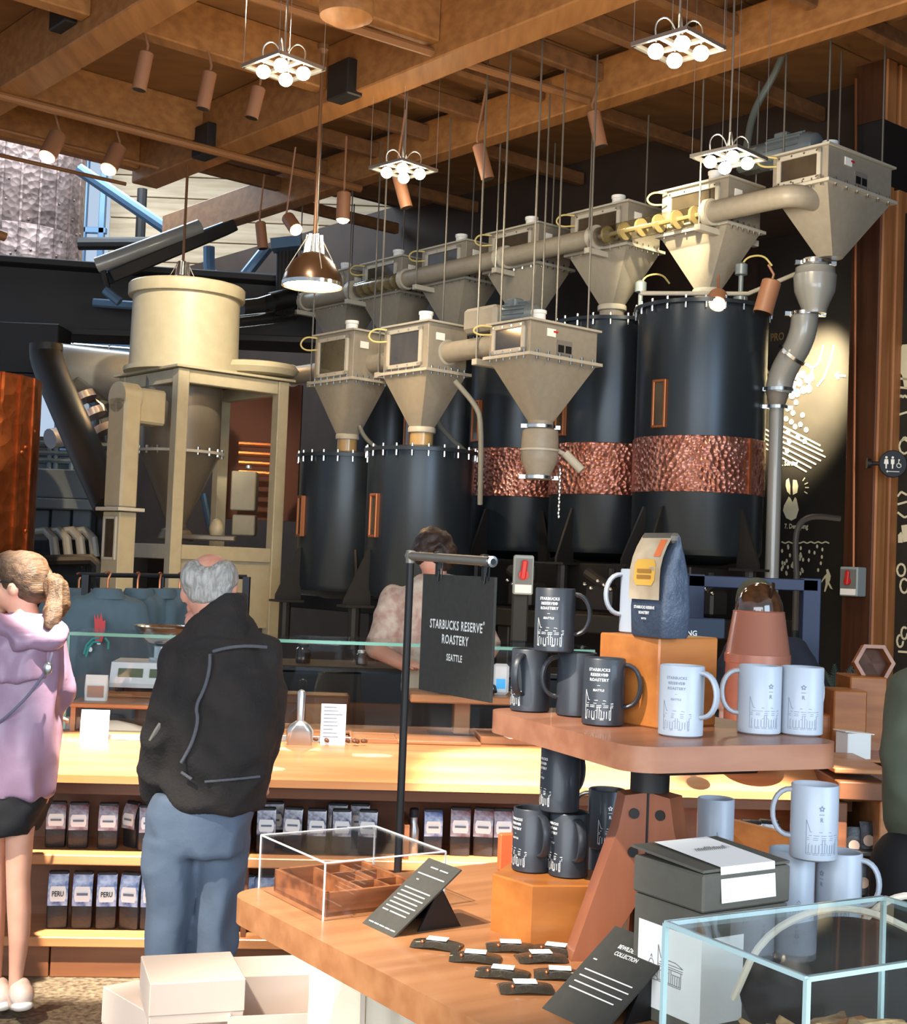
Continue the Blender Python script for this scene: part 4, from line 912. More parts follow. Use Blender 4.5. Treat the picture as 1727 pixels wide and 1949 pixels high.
# small steel flask on the shelf beside the pole
q = cl(atz(781, 1613, ZU)); t = thing('steel_flask', 'small shiny steel flask on the upper shelf beside the pole', 'flask', cw(q.x, .1, ZU), 0)
MB().lathe([(.018, 0), (.022, .01), (.022, .1), (.014, .125), (.014, .15)], 20).build('body', STEEL, t); MB().lathe([(.019, .15), (.019, .18), (.015, .185)], 16).build('cap', BLACK, t)
# ---------------------------------------------------------------- things on the counter
def onc(px, py, z=CT): return atz(px, py, z)
def tray(label, px, py, w, d, h, cat='tray', m=CWOOD, name='wooden_tray', dividers=0, edge=None):
    p = onc(px, py); t = thing(name, label, cat, (p.x, p.y, CT), CA)
    MB().box((0, 0, .006), (w, d, .012), None, .002).build('base', m, t)
    for s in (-1, 1):
        MB().box((0, s*d/2, h/2), (w, .012, h), None, .002).build('side', edge if edge and s < 0 else m, t); MB().box((s*w/2, 0, h/2), (.012, d, h), None, .002).build('side', m, t)
    for k in range(dividers): MB().box((0, (k+1)/(dividers+1)*d-d/2, h*.4), (w-.02, .01, h*.7)).build('divider', m, t)
    return t
tray('wooden display tray with steel front rail on the counter beside the white card', 250, 1400, .34, .3, .025, dividers=2, edge=STEEL)
tray('wooden sample tray with steel front rail around the scoop', 570, 1405, .44, .22, .025, dividers=1, edge=STEEL)
tray('shallow wooden tray holding loose samples right of scoop', 690, 1408, .3, .2, .02, dividers=0)
def board(label, px, py, w, d, h, rz=0):
    p = onc(px, py); t = thing('wooden_board', label, 'board', (p.x, p.y, CT), CA+rz); MB().box((0, 0, h/2), (w, d, h), None, .004).build('board', CWOOD, t); return t
board('thin flat wooden board on the counter right of the sign pole', 832, 1412, .36, .22, .016); board('thicker wooden board under the dark mugs, small white card lying on it', 985, 1412, .36, .24, .035)
p = onc(985, 1404, CT+.035); t = thing('folded_note', 'small white folded note on the thicker wooden board', 'note', p, CA+.2); MB().prism([(-.05, 0), (.05, 0), (0, .03)], -.04, .04, lambda v: Vec((v.x, v.z, v.y))).build('note', PAPER, t)
def card(label, px, py, w, h, z=CT, lines=False, rz=0):
    p = atz(px, py, z); t = thing('card_holder', label, 'card', (p.x, p.y, z), CA+rz)
    R = rotm(-.18); MB().box(R @ Vec((0, 0, h/2)), (w, .004, h), R).build('card', PAPER, t); MB().box((0, .02, .006), (w, .07, .01)).build('foot', ACRYL, t)
    if lines:
        b = MB(); random.seed(11)
        for i in range(9):
            ww = w*random.uniform(.3, .8); c = R @ Vec((-w*.4+ww/2, -.0028, h*(.92-.09*i))); b.box(c, (ww, .001, .004), R)
        b.build('print_line', INKG, t)
    return t
card('plain white card standing on the counter beside the girl', 178, 1412, .112, .128)
card('white printed price card in a clear holder right of the scoop', 633, 1418, .104, .17, CT, True)
p = onc(570, 1418); t = thing('metal_scoop', 'polished metal scoop standing handle up on the counter', 'scoop', (p.x, p.y, CT), CA)
rings = []
for f, w, d in ((0, .05, .012), (.02, .055, .02), (.06, .056, .03), (.085, .04, .03), (.1, .018, .018)): rings.append([(x, y, f) for x, y in rrect(w*2, d*2, d*.9, 5)])
MB().loft(rings).build('bowl', STEEL, t); MB().cap((0, 0, .1), .015, (0, .01, .21), .018).build('handle', STEEL, t)
# loose samples
rm = MB(); p = onc(640, 1418)
for i in range(16): rm.ell((p.x+random.uniform(-.09, .12), p.y+random.uniform(-.01, .02), CT+.02), (.012, .01, .008), rotm(random.random(), random.random(), 0), 8, 5)
tag(rm.build('loose_beans', CDARK), 'scattered brown beans in the shallow tray', 'beans', kind='stuff')
# raised shelf with bag cup, scale with bowl
t = thing('wooden_riser', 'raised wooden shelf on the counter left of the man', 'riser', cw(cl(onc(240, 1370)).x, .72, CT), CA)
MB().box((.0, 0, .11), (.36, .26, .02), None, .004).build('top', CWOOD, t)
for s in (-1, 1): MB().box((s*.165, 0, .05), (.02, .24, .1)).build('leg', CWOOD, t)
RP = Vec(t.location)
t = thing('paper_sachet', 'clear and white paper sachet standing on the raised wooden shelf', 'sachet', RP+Cx*-.09+Vec((0, 0, .12)), CA)
MB().loft([[(x, y, z) for x, y in rrect(w, d, d*.3, 3)] for z, w, d in ((0, .095, .05), (.05, .1, .055), (.085, .098, .03), (.11, .095, .012))]).build('pouch', PAPER, t)
MB().box((0, -.029, .04), (.07, .004, .05)).build('window', mat('sachet_beans', (186, 140, 116), .5), t)
t = thing('dark_pouch', 'dark grey folded cloth pouch lying under the raised shelf', 'pouch', cw(cl(onc(240, 1385)).x, .55, CT), CA)
MB().loft([[(x+o, y, z) for x, y in rrect(w, d, d*.3, 3)] for z, w, d, o in ((0, .24, .1, 0), (.02, .24, .1, 0), (.04, .16, .06, -.02), (.055, .06, .02, -.04))]).build('cloth', mat('pouch_grey', (70, 66, 60), .7), t)
sp_ = at(285, 1300, 6.35); 
t = thing('scale_stand', 'light wooden stand under the white weighing scale', 'stand', (sp_.x, sp_.y, 0), CA)
zt = at(285, 1312, 6.35).z; MB().box((0, 0, zt-.02), (.36, .3, .04), None, .02).build('top', CWOOD, t); MB().box((0, .05, (zt-.04)/2), (.12, .12, zt-.04)).build('leg', CDARK, t)
t = thing('weighing_scale', 'white electronic weighing scale with two grey displays', 'scale', (sp_.x, sp_.y, zt), CA)
MB().prism([(-.17, .04), (-.12, .13), (.16, .13), (.18, .03), (.16, .02), (-.16, .02)], -.16, .16, lambda v: Vec((v.z, v.x, v.y))).build('housing', WHITE, t)
for x in (-.07, .07):
    R = rotm(-.55); MB().box((x, -.147, .085), (.11, .008, .042), R).build('display', mat('lcd_green', (110, 120, 96), .3), t)
for x in (-.12, .12):
    for y in (-.12, .12): MB().cyl((x, y, 0), (x, y, .03), .02, None, 10).build('foot', BLACK, t)
MB().lathe([(.07, .13), (.07, .15), (.05, .152), (.05, .2), (.06, .205)], 24, (.06, 0, 0)).build('post', CHROME, t)
t = thing('weighing_bowl', 'wide shiny steel weighing bowl on the white scale', 'bowl', (sp_.x+.06, sp_.y, zt+.205), CA)
MB().lathe([(.03, 0), (.08, .015), (.12, .05), (.14, .085), (.155, .09), (.138, .085), (.115, .05), (.07, .02), (.001, .01)], 40).build('bowl', CHROME, t)
# stand with tablet and till at the right of the sign
q = at(880, 1326, 6.3); t = thing('till_stand', 'light wooden till stand with thick leg behind the black sign', 'stand', (q.x, q.y, 0), CA)
MB().box((0, 0, q.z), (.5, .32, .036), None, .006).build('top', CWOOD, t); MB().box((.0, .02, (q.z-.02+CT)/2), (.075, .1, q.z-.02-CT), None, .004).build('leg', CWOOD, t); MB().box((0, .02, CT/2), (.3, .2, CT)).build('pedestal', CDARK, t)
tp = at(880, 1312, 6.3); t = thing('tablet_till', 'white tablet lying tilted on the till stand below the sign', 'tablet', (tp.x, tp.y, q.z+.018), CA)
R = rotm(.35); MB().box((0, 0, .05), (.3, .2, .014), R, .004).build('case', BLACK, t); MB().box((0, 0, .058), (.27, .175, .004), R).build('screen', WHITE, t); MB().box((0, .06, .03), (.2, .03, .06)).build('foot', BLACK, t)
tp = at(952, 1325, 6.3); t = thing('card_reader', 'white card reader with small blue screen right of the sign', 'reader', (tp.x, tp.y, q.z+.018), CA-.1)
MB().box((0, 0, .07), (.075, .05, .14), None, .012).build('body', WHITE, t); MB().box((.0, -.026, .05), (.042, .004, .045)).build('screen', mat('blue_screen', (70, 170, 220), .3, emit=(60, 150, 210), es=.6), t)
# dark back counter behind the staff
bk = thing('back_counter', 'dark back counter with wooden front panels seen through the glass', 'counter', cw(1.6, 2.7, 0), CA)
MB().box((0, 0, .5), (5.4, .5, 1.0), None, .01).build('body', STEELD, bk)
for i in range(10): MB().box((-2.43+.54*i, -.26, .52), (.52, .02, .62), None, .004).build('front_panel', CDARK if i % 3 == 1 else STEELD, bk)
MB().box((0, 0, 1.015), (5.5, .56, .03), None, .004).build('worktop', mat('black_top', (22, 21, 22), .3), bk)
random.seed(5)
for i in range(13):
    x = -2.1+.33*i+random.uniform(-.06, .06); p = cw(1.6+x, 2.65, 1.03); h = random.uniform(.08, .2); r = random.uniform(.03, .055)
    t = thing('jar', ordn[i % 8]+(' dark' if i < 8 else ' far dark')+' jar from the left on the black back counter', 'jar', p, 0)
    MB().lathe([(r*.95, 0), (r, .01), (r, h*.75), (r*.7, h*.85)], 14).build('glass', mat('jar_dark', (54, 48, 42), .15, coat=.5), t); MB().lathe([(r*.75, h*.85), (r*.75, h), (r*.6, h+.004)], 14).build('lid', STEEL if i % 2 else BLACK, t)
for k, px in enumerate((535, 620)):
    p = at(px, 1330, 6.9); t = thing('wooden_crate', ('left', 'right')[k]+' brown wooden crate behind the glass screen', 'crate', (p.x, p.y, 0), CA)
    MB().box((0, 0, .48), (.24, .2, .96), None, .01).build('box', CDARK, t); MB().box((0, -.11, .82), (.2, .02, .2), None, .005).build('panel', CWOOD if k else CDARK, t)
# uniform rail with jackets
rl = thing('garment_rail', 'black metal garment rail holding dark teal jackets behind the counter', 'rail', at(240, 1300, 7.0))
a, b = at(150, 1094, 7.0), at(470, 1098, 7.2)
MB().tube([a, b], .012, 8).build('bar', BLACK, rl, True)
for p in (at(165, 1094, 7.0), b): MB().box((p.x, p.y, p.z/2), (.035, .05, p.z)).build('post', BLACK, rl, True)
MB().tube([at(310, 1096, 7.1), at(309, 1118, 7.1)], .012, 8).build('hook_bar', BLACK, rl, True)
def jacket(label, px, Y, w, rz, seed, emblem=False):
    p = at(px, 1118, Y); zt = p.z; t = thing('hanging_jacket', label, 'jacket', (p.x, p.y, zt-.62), rz, 'dark teal jackets on the rail')
    m = MB(); m.loft([[(x, y, z) for x, y in rrect(ww, d, d*.45, 4)] for z, ww, d in ((0, w*.98, .14), (.2, w*.95, .15), (.42, w, .16), (.54, w*.95, .15), (.575, w*.72, .13), (.595, w*.42, .1))])
    for s in (-1, 1):
        m.cap((s*w*.42, 0, .5), .075, (s*(w*.5+.03), -.02, .22), .068); m.cap((s*(w*.5+.03), -.02, .22), .066, (s*(w*.5+.03), -.03, -.06), .06)
    blob('cloth', m, TEAL, t, .014, 4, .014, 7, seed, .5)
    MB().loft([[(x, y-.01, z) for x, y in rrect(ww, d, d*.4, 4)] for z, ww, d in ((.565, w*.62, .15), (.595, w*.5, .14), (.615, w*.44, .12))]).build('collar', TEAL, t)
    h = MB().tube([(0, 0, .6), (0, 0, .66), (.012, 0, .69), (0, 0, .7+.0), (-.015, 0, .69)], .006, 6); h.build('hanger_hook', COPF, t)
    MB().tube([(-w*.35, 0, .54), (0, 0, .61), (w*.35, 0, .54)], .01, 6).build('hanger', COPF, t)
    return t
j0 = jacket('dark teal jacket at the left end of the rail with red and turquoise sleeve emblem', 205, 6.75, .3, .3, 1)
jacket('dark teal jacket second from left on the rail', 262, 6.95, .3, 1.15, 2); jacket('dark teal jacket third from left on the rail', 304, 7.05, .3, 1.25, 3)
jacket('dark teal jacket fourth on the rail, beside the man', 342, 7.15, .3, 1.2, 4); jacket('grey teal jacket hanging behind the black post near the girl', 150, 7.25, .3, .5, 5)
def embl(polys, name, m, w=None):
    mb = MB()
    for pts in polys:
        if w:
            q = [at(x, y, 6.62) for x, y in pts]
            mb.tube(q, w, 6)
        else:
            mb.add([at(x, y, 6.62) for x, y in pts]+[at(x, y, 6.628) for x, y in pts], [tuple(range(len(pts)))])
    mb.build(name, m, j0, True)
embl([[(181, 1222), (180, 1190), (179, 1168), (184, 1180), (186, 1167), (189, 1180), (193, 1166), (196, 1182), (201, 1180), (200, 1200), (194, 1222)]], 'red_emblem', RED)
embl([[(160, 1245), (165, 1228), (176, 1216), (190, 1214)], [(164, 1250), (169, 1232), (178, 1222), (190, 1222)], [(200, 1214), (207, 1222), (206, 1236)]], 'turquoise_emblem', mat('turquoise', (60, 160, 150), .6), .006)
embl([circ(172, 1236, 4, 5, 8), circ(188, 1225, 4, 2, 8)], 'white_emblem', WHITE)
# right hand end: dark retail shelf and wooden boxes beyond the counter end
sc_ = thing('side_cabinet', 'tall brown wooden cabinet with dark open shelves right of the counter end', 'cabinet', at(1640, 1600, 4.9))
def wb_(px0, py0, px1, py1, Y, dy, m, name, par):
    a, b = at(px0, py0, Y), at(px1, py1, Y); MB().box(((a.x+b.x)/2, Y+dy/2, (a.z+b.z)/2), (abs(b.x-a.x), dy, abs(a.z-b.z)), None, .004).build(name, m, par, True)
wb_(1598, 1488, 1692, 1526, 5.3, .5, CDARK, 'top_rail', sc_); wb_(1676, 1526, 1700, 1900, 5.3, .5, CWOOD, 'right_side', sc_); wb_(1560, 1526, 1604, 1900, 5.35, .4, CDARK, 'left_side', sc_)
wb_(1600, 1520, 1680, 1900, 5.75, .05, STEELD, 'back_panel', sc_); wb_(1600, 1620, 1680, 1632, 5.32, .4, STEELD, 'shelf', sc_); wb_(1590, 1462, 1696, 1476, 5.35, .5, CWOOD, 'top', sc_)
zf = at(1650, 1900, 5.3).z; MB().box((at(1650, 1900, 5.3).x, 5.55, zf/2), (.24, .5, zf)).build('plinth', STEELD, sc_, True)
for i, (px, py) in enumerate(((1640, 1680), (1660, 1690), (1622, 1610), (1650, 1600))):
    t = thing('coffee_bag', ('lower left', 'lower right', 'upper left', 'upper right')[i]+' black bag with round pale seal in the side cabinet', 'coffee bag', at(px, py+22, 5.4), 0, 'black bags in the side cabinet')
    MB().loft([[(x, y, z) for x, y in rrect(.07, d, d*.4, 2)] for z, d in ((0, .04), (.08, .045), (.12, .015))]).build('pouch', BAGB, t); MB().lathe([(.022, 0), (.022, .003)], 14, (0, -.023, .05), rotm(math.pi/2)).build('seal', mat('seal_pale', (180, 150, 130), .6), t)
def woodbox(name, label, px0, py0, px1, py1, Y, d, m=BLOCKW, split=None, cat='box', down=None):
    a, b = at(px0, py1, Y), at(px1, py0, Y); z0 = a.z if down is None else down
    t = thing(name, label, cat, ((a.x+b.x)/2, Y+d/2, z0), 0); MB().box((0, 0, (b.z-z0)/2), (b.x-a.x, d, b.z-z0), None, .006).build('carcass', m, t)
    return t
t = thing('wooden_side_shelf', 'low brown wooden counter behind the table carrying wooden boxes at right', 'counter', at(1630, 1440, 6.6))
wb_(1560, 1442, 1760, 1456, 6.1, .9, CWOOD, 'top', t); a = at(1620, 1456, 6.15); wb_(1570, 1456, 1760, 1470, 6.15, .8, CDARK, 'rail', t)
MB().box((a.x, 6.6, a.z/2), (.6, .7, a.z), None, .004).build('body', CDARK, t, True)
woodbox('wooden_box', 'large square wooden box under the hexagonal tray at right', 1618, 1290, 1690, 1345, 6.45, .25, BLOCKW, down=at(1650, 1445, 6.45).z)
woodbox('wooden_box', 'long low wooden box with open front left of the large box', 1585, 1316, 1652, 1442, 6.3, .2, BLOCKW)
woodbox('wooden_block', 'small wooden block below the hand of the leaning worker', 1563, 1362, 1600, 1400, 6.35, .12, BLOCKW, down=at(1580, 1445, 6.15).z)
p = at(1662, 1272, 6.6); t = thing('hexagonal_tray', 'hexagonal brown wooden tray standing on the large wooden box', 'tray', (p.x, p.y, at(1650, 1290, 6.45).z), 0)
MB().lathe([(.08, -.02), (.1, -.02), (.1, .03), (.08, .03), (.08, -.02)], 6, (0, 0, .06), rotm(math.pi/2-.15), open=True).build('rim', BLOCKW, t); MB().lathe([(.001, .0), (.085, .0)], 6, (0, .02, .06), rotm(math.pi/2-.15)).build('back', CDARK, t)
p = at(1625, 1405, 6.15); t = thing('paper_box', 'small pale cream paper box on the side counter', 'box', (p.x, p.y, at(1625, 1445, 6.15).z), .3); MB().box((0, 0, .06), (.12, .1, .12), None, .004).build('box', PAPER, t); MB().box((0, 0, .122), (.15, .1, .004), rotm(0, .08)).build('flap', PAPER, t)
# navy display frame and navy sign
nf = thing('display_stand', 'navy blue square metal frame behind the table at right', 'frame', at(1440, 1300, 7.2))
for (x0, y0, x1, y1) in ((1312, 1092, 1336, 1320), (1530, 1100, 1558, 1330), (1312, 1094, 1558, 1126), (1340, 1285, 1535, 1300)): wb_(x0, y0, x1, y1, 7.2, .07, NAVYF, 'bar', nf)
a = at(1440, 1290, 7.3); MB().box((a.x, 7.35, (a.z-.05)/2), (.6, .3, a.z-.05)).build('base', STEELD, nf, True)
p = at(1342, 1215, 5.45); ns = thing('navy_sign', 'small navy sign with white letters behind the coffee bag', 'sign', (p.x, p.y, 0), 0)
wb_(1290, 1174, 1380, 1216, 5.45, .012, mat('navy_card', (30, 44, 62), .6), 'board', ns); MB().cyl((p.x+.01, 5.47, CT), (p.x+.01, 5.47, p.z+.02), .012, None, 8).build('post', STEELD, ns, True); MB().cyl((p.x+.01, 5.47, CT), (p.x+.01, 5.47, CT+.01), .05, None, 16).build('foot', STEELD, ns, True)
vs, fs = textgeo('ING', .03, .9); o = at(1316, 1210, 5.447); m = MB(); m.add([o+Vec((v.x, 0, v.y)) for v in vs], fs); m.build('lettering', INK, ns, True)
# plant glimpsed beside the column
pp_ = at(1590, 1330, 7.8); t = thing('potted_fern', 'dark leafy fern standing beside the timber column', 'plant', (pp_.x, pp_.y, 0), 0); zb = pp_.z
MB().lathe([(.12, 0), (.16, zb-.1), (.15, zb-.1), (.001, zb-.12)], 20).build('pot', STEELD, t)
random.seed(9)
for k in range(7):
    a = k*.9; L = random.uniform(.3, .5); pts = [Vec((math.cos(a)*L*.5*f, math.sin(a)*L*.3*f, zb-.1+L*1.1*f-L*.35*f*f)) for f in (0, .25, .5, .75, 1)]
    fb = MB().tube(pts, .004, 5)
    for i in range(14):
        f = .2+.8*i/14; j = min(int(f*4), 3); q = pts[j].lerp(pts[j+1], f*4-j); d = (pts[j+1]-pts[j]).normalized(); sd = d.cross(Vec((0, 1, 0))).normalized()
        for s in (-1, 1): e = q+sd*s*.07*(1.1-f)+d*.02; fb.add([q, q+d*.012, e, q-d*.008], [(0, 1, 2, 3)])
    fb.build('frond', mat('fern_green', (70, 78, 66), .5), t)
pp('gooseneck_lamp', 'thin dark gooseneck lamp arm curving in front of the mural', [(1517, 1095, 8.2), (1514, 1030, 8.2), (1520, 1000, 8.2), (1535, 986, 8.2), (1556, 982, 8.2), (1600, 987, 8.2)], .018, STEELD, 'lamp')
gl = at(1517, 1095, 8.2); tag(MB().cyl((gl.x, gl.y, 0), gl, .02, None, 8).build('lamp_post', STEELD), 'thin dark post carrying the gooseneck lamp arm', 'post')
# copper grinder with bean dome
gp = at(1442, 1260, 5.6); gr = thing('coffee_grinder', 'large copper grinder with clear bean-filled dome behind the white mugs', 'grinder', (gp.x, gp.y, CT), 0)
zz = lambda py: at(1442, py, 5.6).z-CT
MB().lathe([(.09, 0), (.13, .02), (.128, zz(1262))], 36).build('base', COPS, gr); MB().lathe([(.13, zz(1262)), (.134, zz(1260)), (.134, zz(1245)), (.13, zz(1243)), (.104, zz(1165)), (.1, zz(1163))], 40).build('copper_cone', COPS, gr)
MB().ell((0, 0, zz(1163)), (.098, .098, zz(1108)-zz(1163)), None, 28, 14).build('bean_dome', mat('bean_dome', (92, 60, 38), .12, coat=1.0, c2=(60, 38, 24), scale=22), gr)
MB().box((.03, -.06, zz(1128)), (.012, .06, .07), rotm(.6, .3, 0)).build('dome_slot', mat('slot_brown', (46, 28, 18), .4), gr); MB().lathe([(.102, zz(1166)), (.106, zz(1164)), (.1, zz(1162))], 36).build('dome_ring', COPS, gr)
# ================================================================ people
def rings(rows, Y, n=26):
    """body cross-sections: (pixel row, left, right, half depth, depth offset)"""
    out = []
    for r in rows:
        py, xl, xr, hd = r[:4]; off = r[4] if len(r) > 4 else 0
        a, b = at(xl, py, Y), at(xr, py, Y); c = (a+b)/2; hw = (b-a).length/2; c.y += off; ax = (b-a).normalized()
        out.append([c+ax*(hw*math.copysign(abs(math.cos(t))**.85, math.cos(t)))+Vec((0, hd*math.copysign(abs(math.sin(t))**.85, math.sin(t)), 0)) for t in [2*math.pi*i/n for i in range(n)]])
    return out
def hand(mb, p, d, up, s=1.0, curl=.5):
    p, d, up = Vec(p), Vec(d).normalized(), Vec(up).normalized(); sd = d.cross(up).normalized()
    mb.cap(p, .024*s, p+d*.05*s, .026*s, 10); mb.ell(p+d*.045*s, (.04*s, .04*s, .02*s))
    for i, L in enumerate((.07, .08, .075, .058)):
        b = p+d*.075*s+sd*(.028-.0185*i)*s; m1 = b+(d*math.cos(curl*.4)-up*math.sin(curl*.4))*L*.5*s; e = m1+(d*math.cos(curl*1.3)-up*math.sin(curl*1.3))*L*.5*s
        mb.cap(b, .0098*s, m1, .009*s, 8); mb.cap(m1, .009*s, e, .0075*s, 8)
    b = p+d*.02*s+sd*.03*s; m1 = b+(d*.6+sd*.8)*.035*s; mb.cap(b, .013*s, m1, .011*s, 8); mb.cap(m1, .011*s, m1+(d*.95+sd*.2-up*.2)*.032*s, .009*s, 8)
def face(mb, c, f, s=1.0):
    """nose, brow and chin on a head at c looking along f"""
    f = Vec(f).normalized(); sd = f.cross(Vec((0, 0, 1))).normalized(); z = Vec((0, 0, 1))
    mb.cap(c+f*.094*s+z*.012*s, .011*s, c+f*.112*s-z*.026*s, .015*s, 8); mb.ell(c+f*.06*s-z*.085*s, .04*s); mb.ell(c+f*.082*s-z*.058*s, (.028*s, .028*s, .014*s))
def eyes(c, f, par, s=1.0):
    f = Vec(f).normalized(); sd = f.cross(Vec((0, 0, 1))).normalized()
    for k in (-1, 1):
        e = MB().ell(c+f*.083*s+sd*k*.031*s+Vec((0, 0, .012*s)), .013*s, None, 10, 8).build('eye', WHITE, par, True)
    MB().tube([c+f*.096*s+sd*(k*.022*s)+Vec((0, 0, -.056*s)) for k in (-1, 0, 1)], .005*s, 6).build('lips', mat('lip', (178, 104, 94), .5), par, True)
# ---- man in the black shearling jacket, seen from behind
MY = 4.4; mp = at(392, 2010, MY); man = thing('person', 'older man seen from behind in black shearling jacket and blue trousers at the counter', 'person', (mp.x, MY, 0), .35)
A = lambda x, y, d=0: at(x, y, MY+d)
hc = A(399, 1108, .05); fd = Vec((-.62, .78, -.25))
b = MB(); b.ell(hc, (.079, .098, .092), rotm(-.3, 0, .5)); b.ell(A(394, 1135, .05), (.066, .085, .075)); b.cap(A(402, 1140, .02), .062, A(412, 1210, -.01), .07); face(b, A(393, 1128, .05), fd)
for x, y in ((351, 1128), (445, 1123)): b.ell(A(x, y, .035), (.012, .022, .034), rotm(0, .1, .5))
b.loft(rings([(1190, 372, 455, .08), (1260, 355, 490, .1), (1400, 350, 490, .11), (1540, 330, 450, .08)], MY))
for xa, xb, xc in ((340, 325, 320), (415, 412, 405)): b.cap(A(xa, 1560, .03), .06, A(xb, 1760, .03), .04); b.cap(A(xb, 1760, .03), .04, A(xc, 1975, .02), .034); b.cap(A(xc, 1985, -.03), .035, A(xc-4, 1998, .12), .03)
b.cap(A(352, 1250), .05, A(322, 1380, .02), .042); b.cap(A(322, 1380, .02), .042, A(315, 1490, .06), .032); b.cap(A(500, 1250), .05, A(512, 1370, .05), .042); b.cap(A(512, 1370, .05), .042, A(480, 1470, .16), .032)
hand(b, A(315, 1490, .07), (0, .3, -1), (0, 1, .3)); hand(b, A(480, 1470, .17), (-.2, .5, -.8), (0, 1, .3))
blob('body', b, SKIN2, man, .008, 4); eyes(A(393, 1128, .05), fd, man)
h = MB(); h.ell(A(399, 1112, .035), (.083, .095, .07), rotm(-.3, 0, .5)); h.ell(A(372, 1100, .02), (.048, .07, .06)); h.ell(A(425, 1100, .02), (.048, .07, .06))
h.ell(A(398, 1132, .0), (.07, .06, .04))
hr = blob('hair', h, HAIRG, man, .007, 4, .004, 30, 2)
MB().ell(A(398, 1082, .06), (.062, .075, .042), rotm(-.3, 0, .5), 24, 14).build('bald_crown', SKIN2, man, True, label='pink bald crown')
j = MB(); j.loft(rings([(1163, 395, 462, .07, -.01), (1185, 362, 476, .1), (1210, 345, 492, .115), (1235, 334, 508, .125), (1270, 326, 520, .135), (1320, 322, 526, .14), (1380, 322, 525, .15), (1440, 316, 516, .155), (1480, 312, 508, .155), (1515, 318, 502, .15), (1538, 335, 499, .145)], MY))
j.cap(A(356, 1252, .0), .08, A(330, 1360, -.03), .078); j.cap(A(330, 1360, -.03), .078, A(311, 1440, .0), .074); j.cap(A(311, 1440, .0), .074, A(302, 1508, .05), .062)
j.cap(A(496, 1252), .07, A(505, 1370, .06), .07); j.cap(A(505, 1370, .06), .07, A(480, 1460, .15), .06)
blob('jacket', j, FLEECE, man, .011, 4, .02, 6, 3, 1.3)
c = MB(); c.loft(rings([(1130, 412, 466, .06, .02), (1150, 392, 470, .085, .01), (1178, 372, 474, .105), (1205, 352, 484, .115), (1222, 345, 488, .11)], MY)); blob('collar', c, FLEECE, man, .011, 3, .006, 12, 5)
sm = MB(); sm.tube([A(406, 1240, -.135), A(430, 1233, -.15), A(470, 1229, -.145), A(508, 1232, -.11)], .0055, 8, 2); sm.tube([A(400, 1245, -.14), A(399, 1275, -.15), A(390, 1310, -.155), A(372, 1345, -.155), A(378, 1370, -.16), A(366, 1415, -.165), A(345, 1452, -.165)], .0055, 8, 2)
sm.tube([A(338, 1455, -.1), A(336, 1475, -.1), A(325, 1490, -.08)], .005, 8); sm.tube([A(345, 1470, -.16), A(365, 1483, -.165)], .005, 8); sm.tube([A(390, 1488, -.165), A(440, 1484, -.17), A(495, 1478, -.13)], .004, 8, 2); sm.build('shearling_seam', FTRIM, man, True, label='fluffy grey seam edging')
MB().tube([A(309, 1373, -.09), A(298, 1390, -.09), A(286, 1412, -.07)], .008, 6).build('sleeve_tab', mat('tab_grey', (120, 114, 104), .6), man, True)
t_ = MB(); t_.loft(rings([(1510, 300, 486, .13), (1545, 284, 478, .135), (1580, 281, 472, .13), (1620, 279, 469, .115)], MY))
t_.loft(rings([(1590, 280, 386, .12), (1650, 277, 378, .115), (1700, 276, 371, .11), (1760, 279, 362, .105), (1820, 285, 354, .1), (1900, 290, 352, .1), (1985, 288, 354, .1)], MY)); t_.loft(rings([(1590, 368, 471, .12), (1650, 378, 466, .115), (1700, 383, 458, .11), (1760, 374, 450, .105), (1820, 369, 446, .1), (1900, 372, 442, .1), (1985, 370, 442, .1)], MY+.05))
blob('trousers', t_, BPANT, man, .011, 3, .016, 7, 8, .6)
for x in (320, 406):
    s = MB(); s.cap(A(x, 1992, -.06), .045, A(x-6, 1996, .14), .04); q = blob('shoe', s, BLACK, man, .01, 3)
# ---- girl in the lilac coat
GY = 4.8; gp_ = at(45, 1922, GY); girl = thing('person', 'girl with brown ponytail in lilac hooded coat, black skirt and pale sneakers at left', 'person', (gp_.x, GY, 0), .9)
A = lambda x, y, d=0: at(x, y, GY+d)
b = MB(); b.ell(A(42, 1100), (.088, .078, .095)); b.ell(A(18, 1128), (.06, .062, .062)); b.cap(A(38, 1140), .05, A(52, 1190), .055)
fd = Vec((-.95, .3, -.12)); face(b, A(20, 1112), fd, .9); b.ell(A(25, 1120, -.075), (.02, .01, .03))
b.loft(rings([(1180, 20, 90, .07), (1230, 0, 118, .09), (1350, 5, 100, .09), (1520, 0, 92, .1), (1570, 0, 70, .09)], GY))
b.loft(rings([(1560, 10, 66, .055), (1600, 12, 62, .05), (1680, 13, 56, .042), (1735, 15, 58, .046), (1790, 18, 55, .04), (1840, 18, 46, .03), (1875, 17, 41, .026), (1905, 15, 50, .03)], GY-.03))
b.loft(rings([(1560, -40, 14, .055), (1600, -40, 12, .05), (1680, -34, 9, .042), (1735, -32, 9, .046), (1790, -30, 6, .04), (1840, -24, 3, .03), (1875, -22, 1, .026), (1905, -25, 5, .03)], GY+.03))
b.cap(A(100, 1218, .02), .038, A(112, 1314, .04), .03); b.cap(A(112, 1314, .04), .03, A(102, 1366, .18), .024); hand(b, A(102, 1366, .18), (-.3, .8, -.2), (0, .2, 1), .85)
b.cap(A(-12, 1215), .045, A(-25, 1330), .036); b.cap(A(-25, 1330), .036, A(-30, 1400, .1), .026); hand(b, A(-30, 1400, .1), (-.2, .8, -.3), (0, .2, 1), .85)
blob('body', b, SKIN, girl, .008, 4); eyes(A(20, 1112), fd, girl, .9)
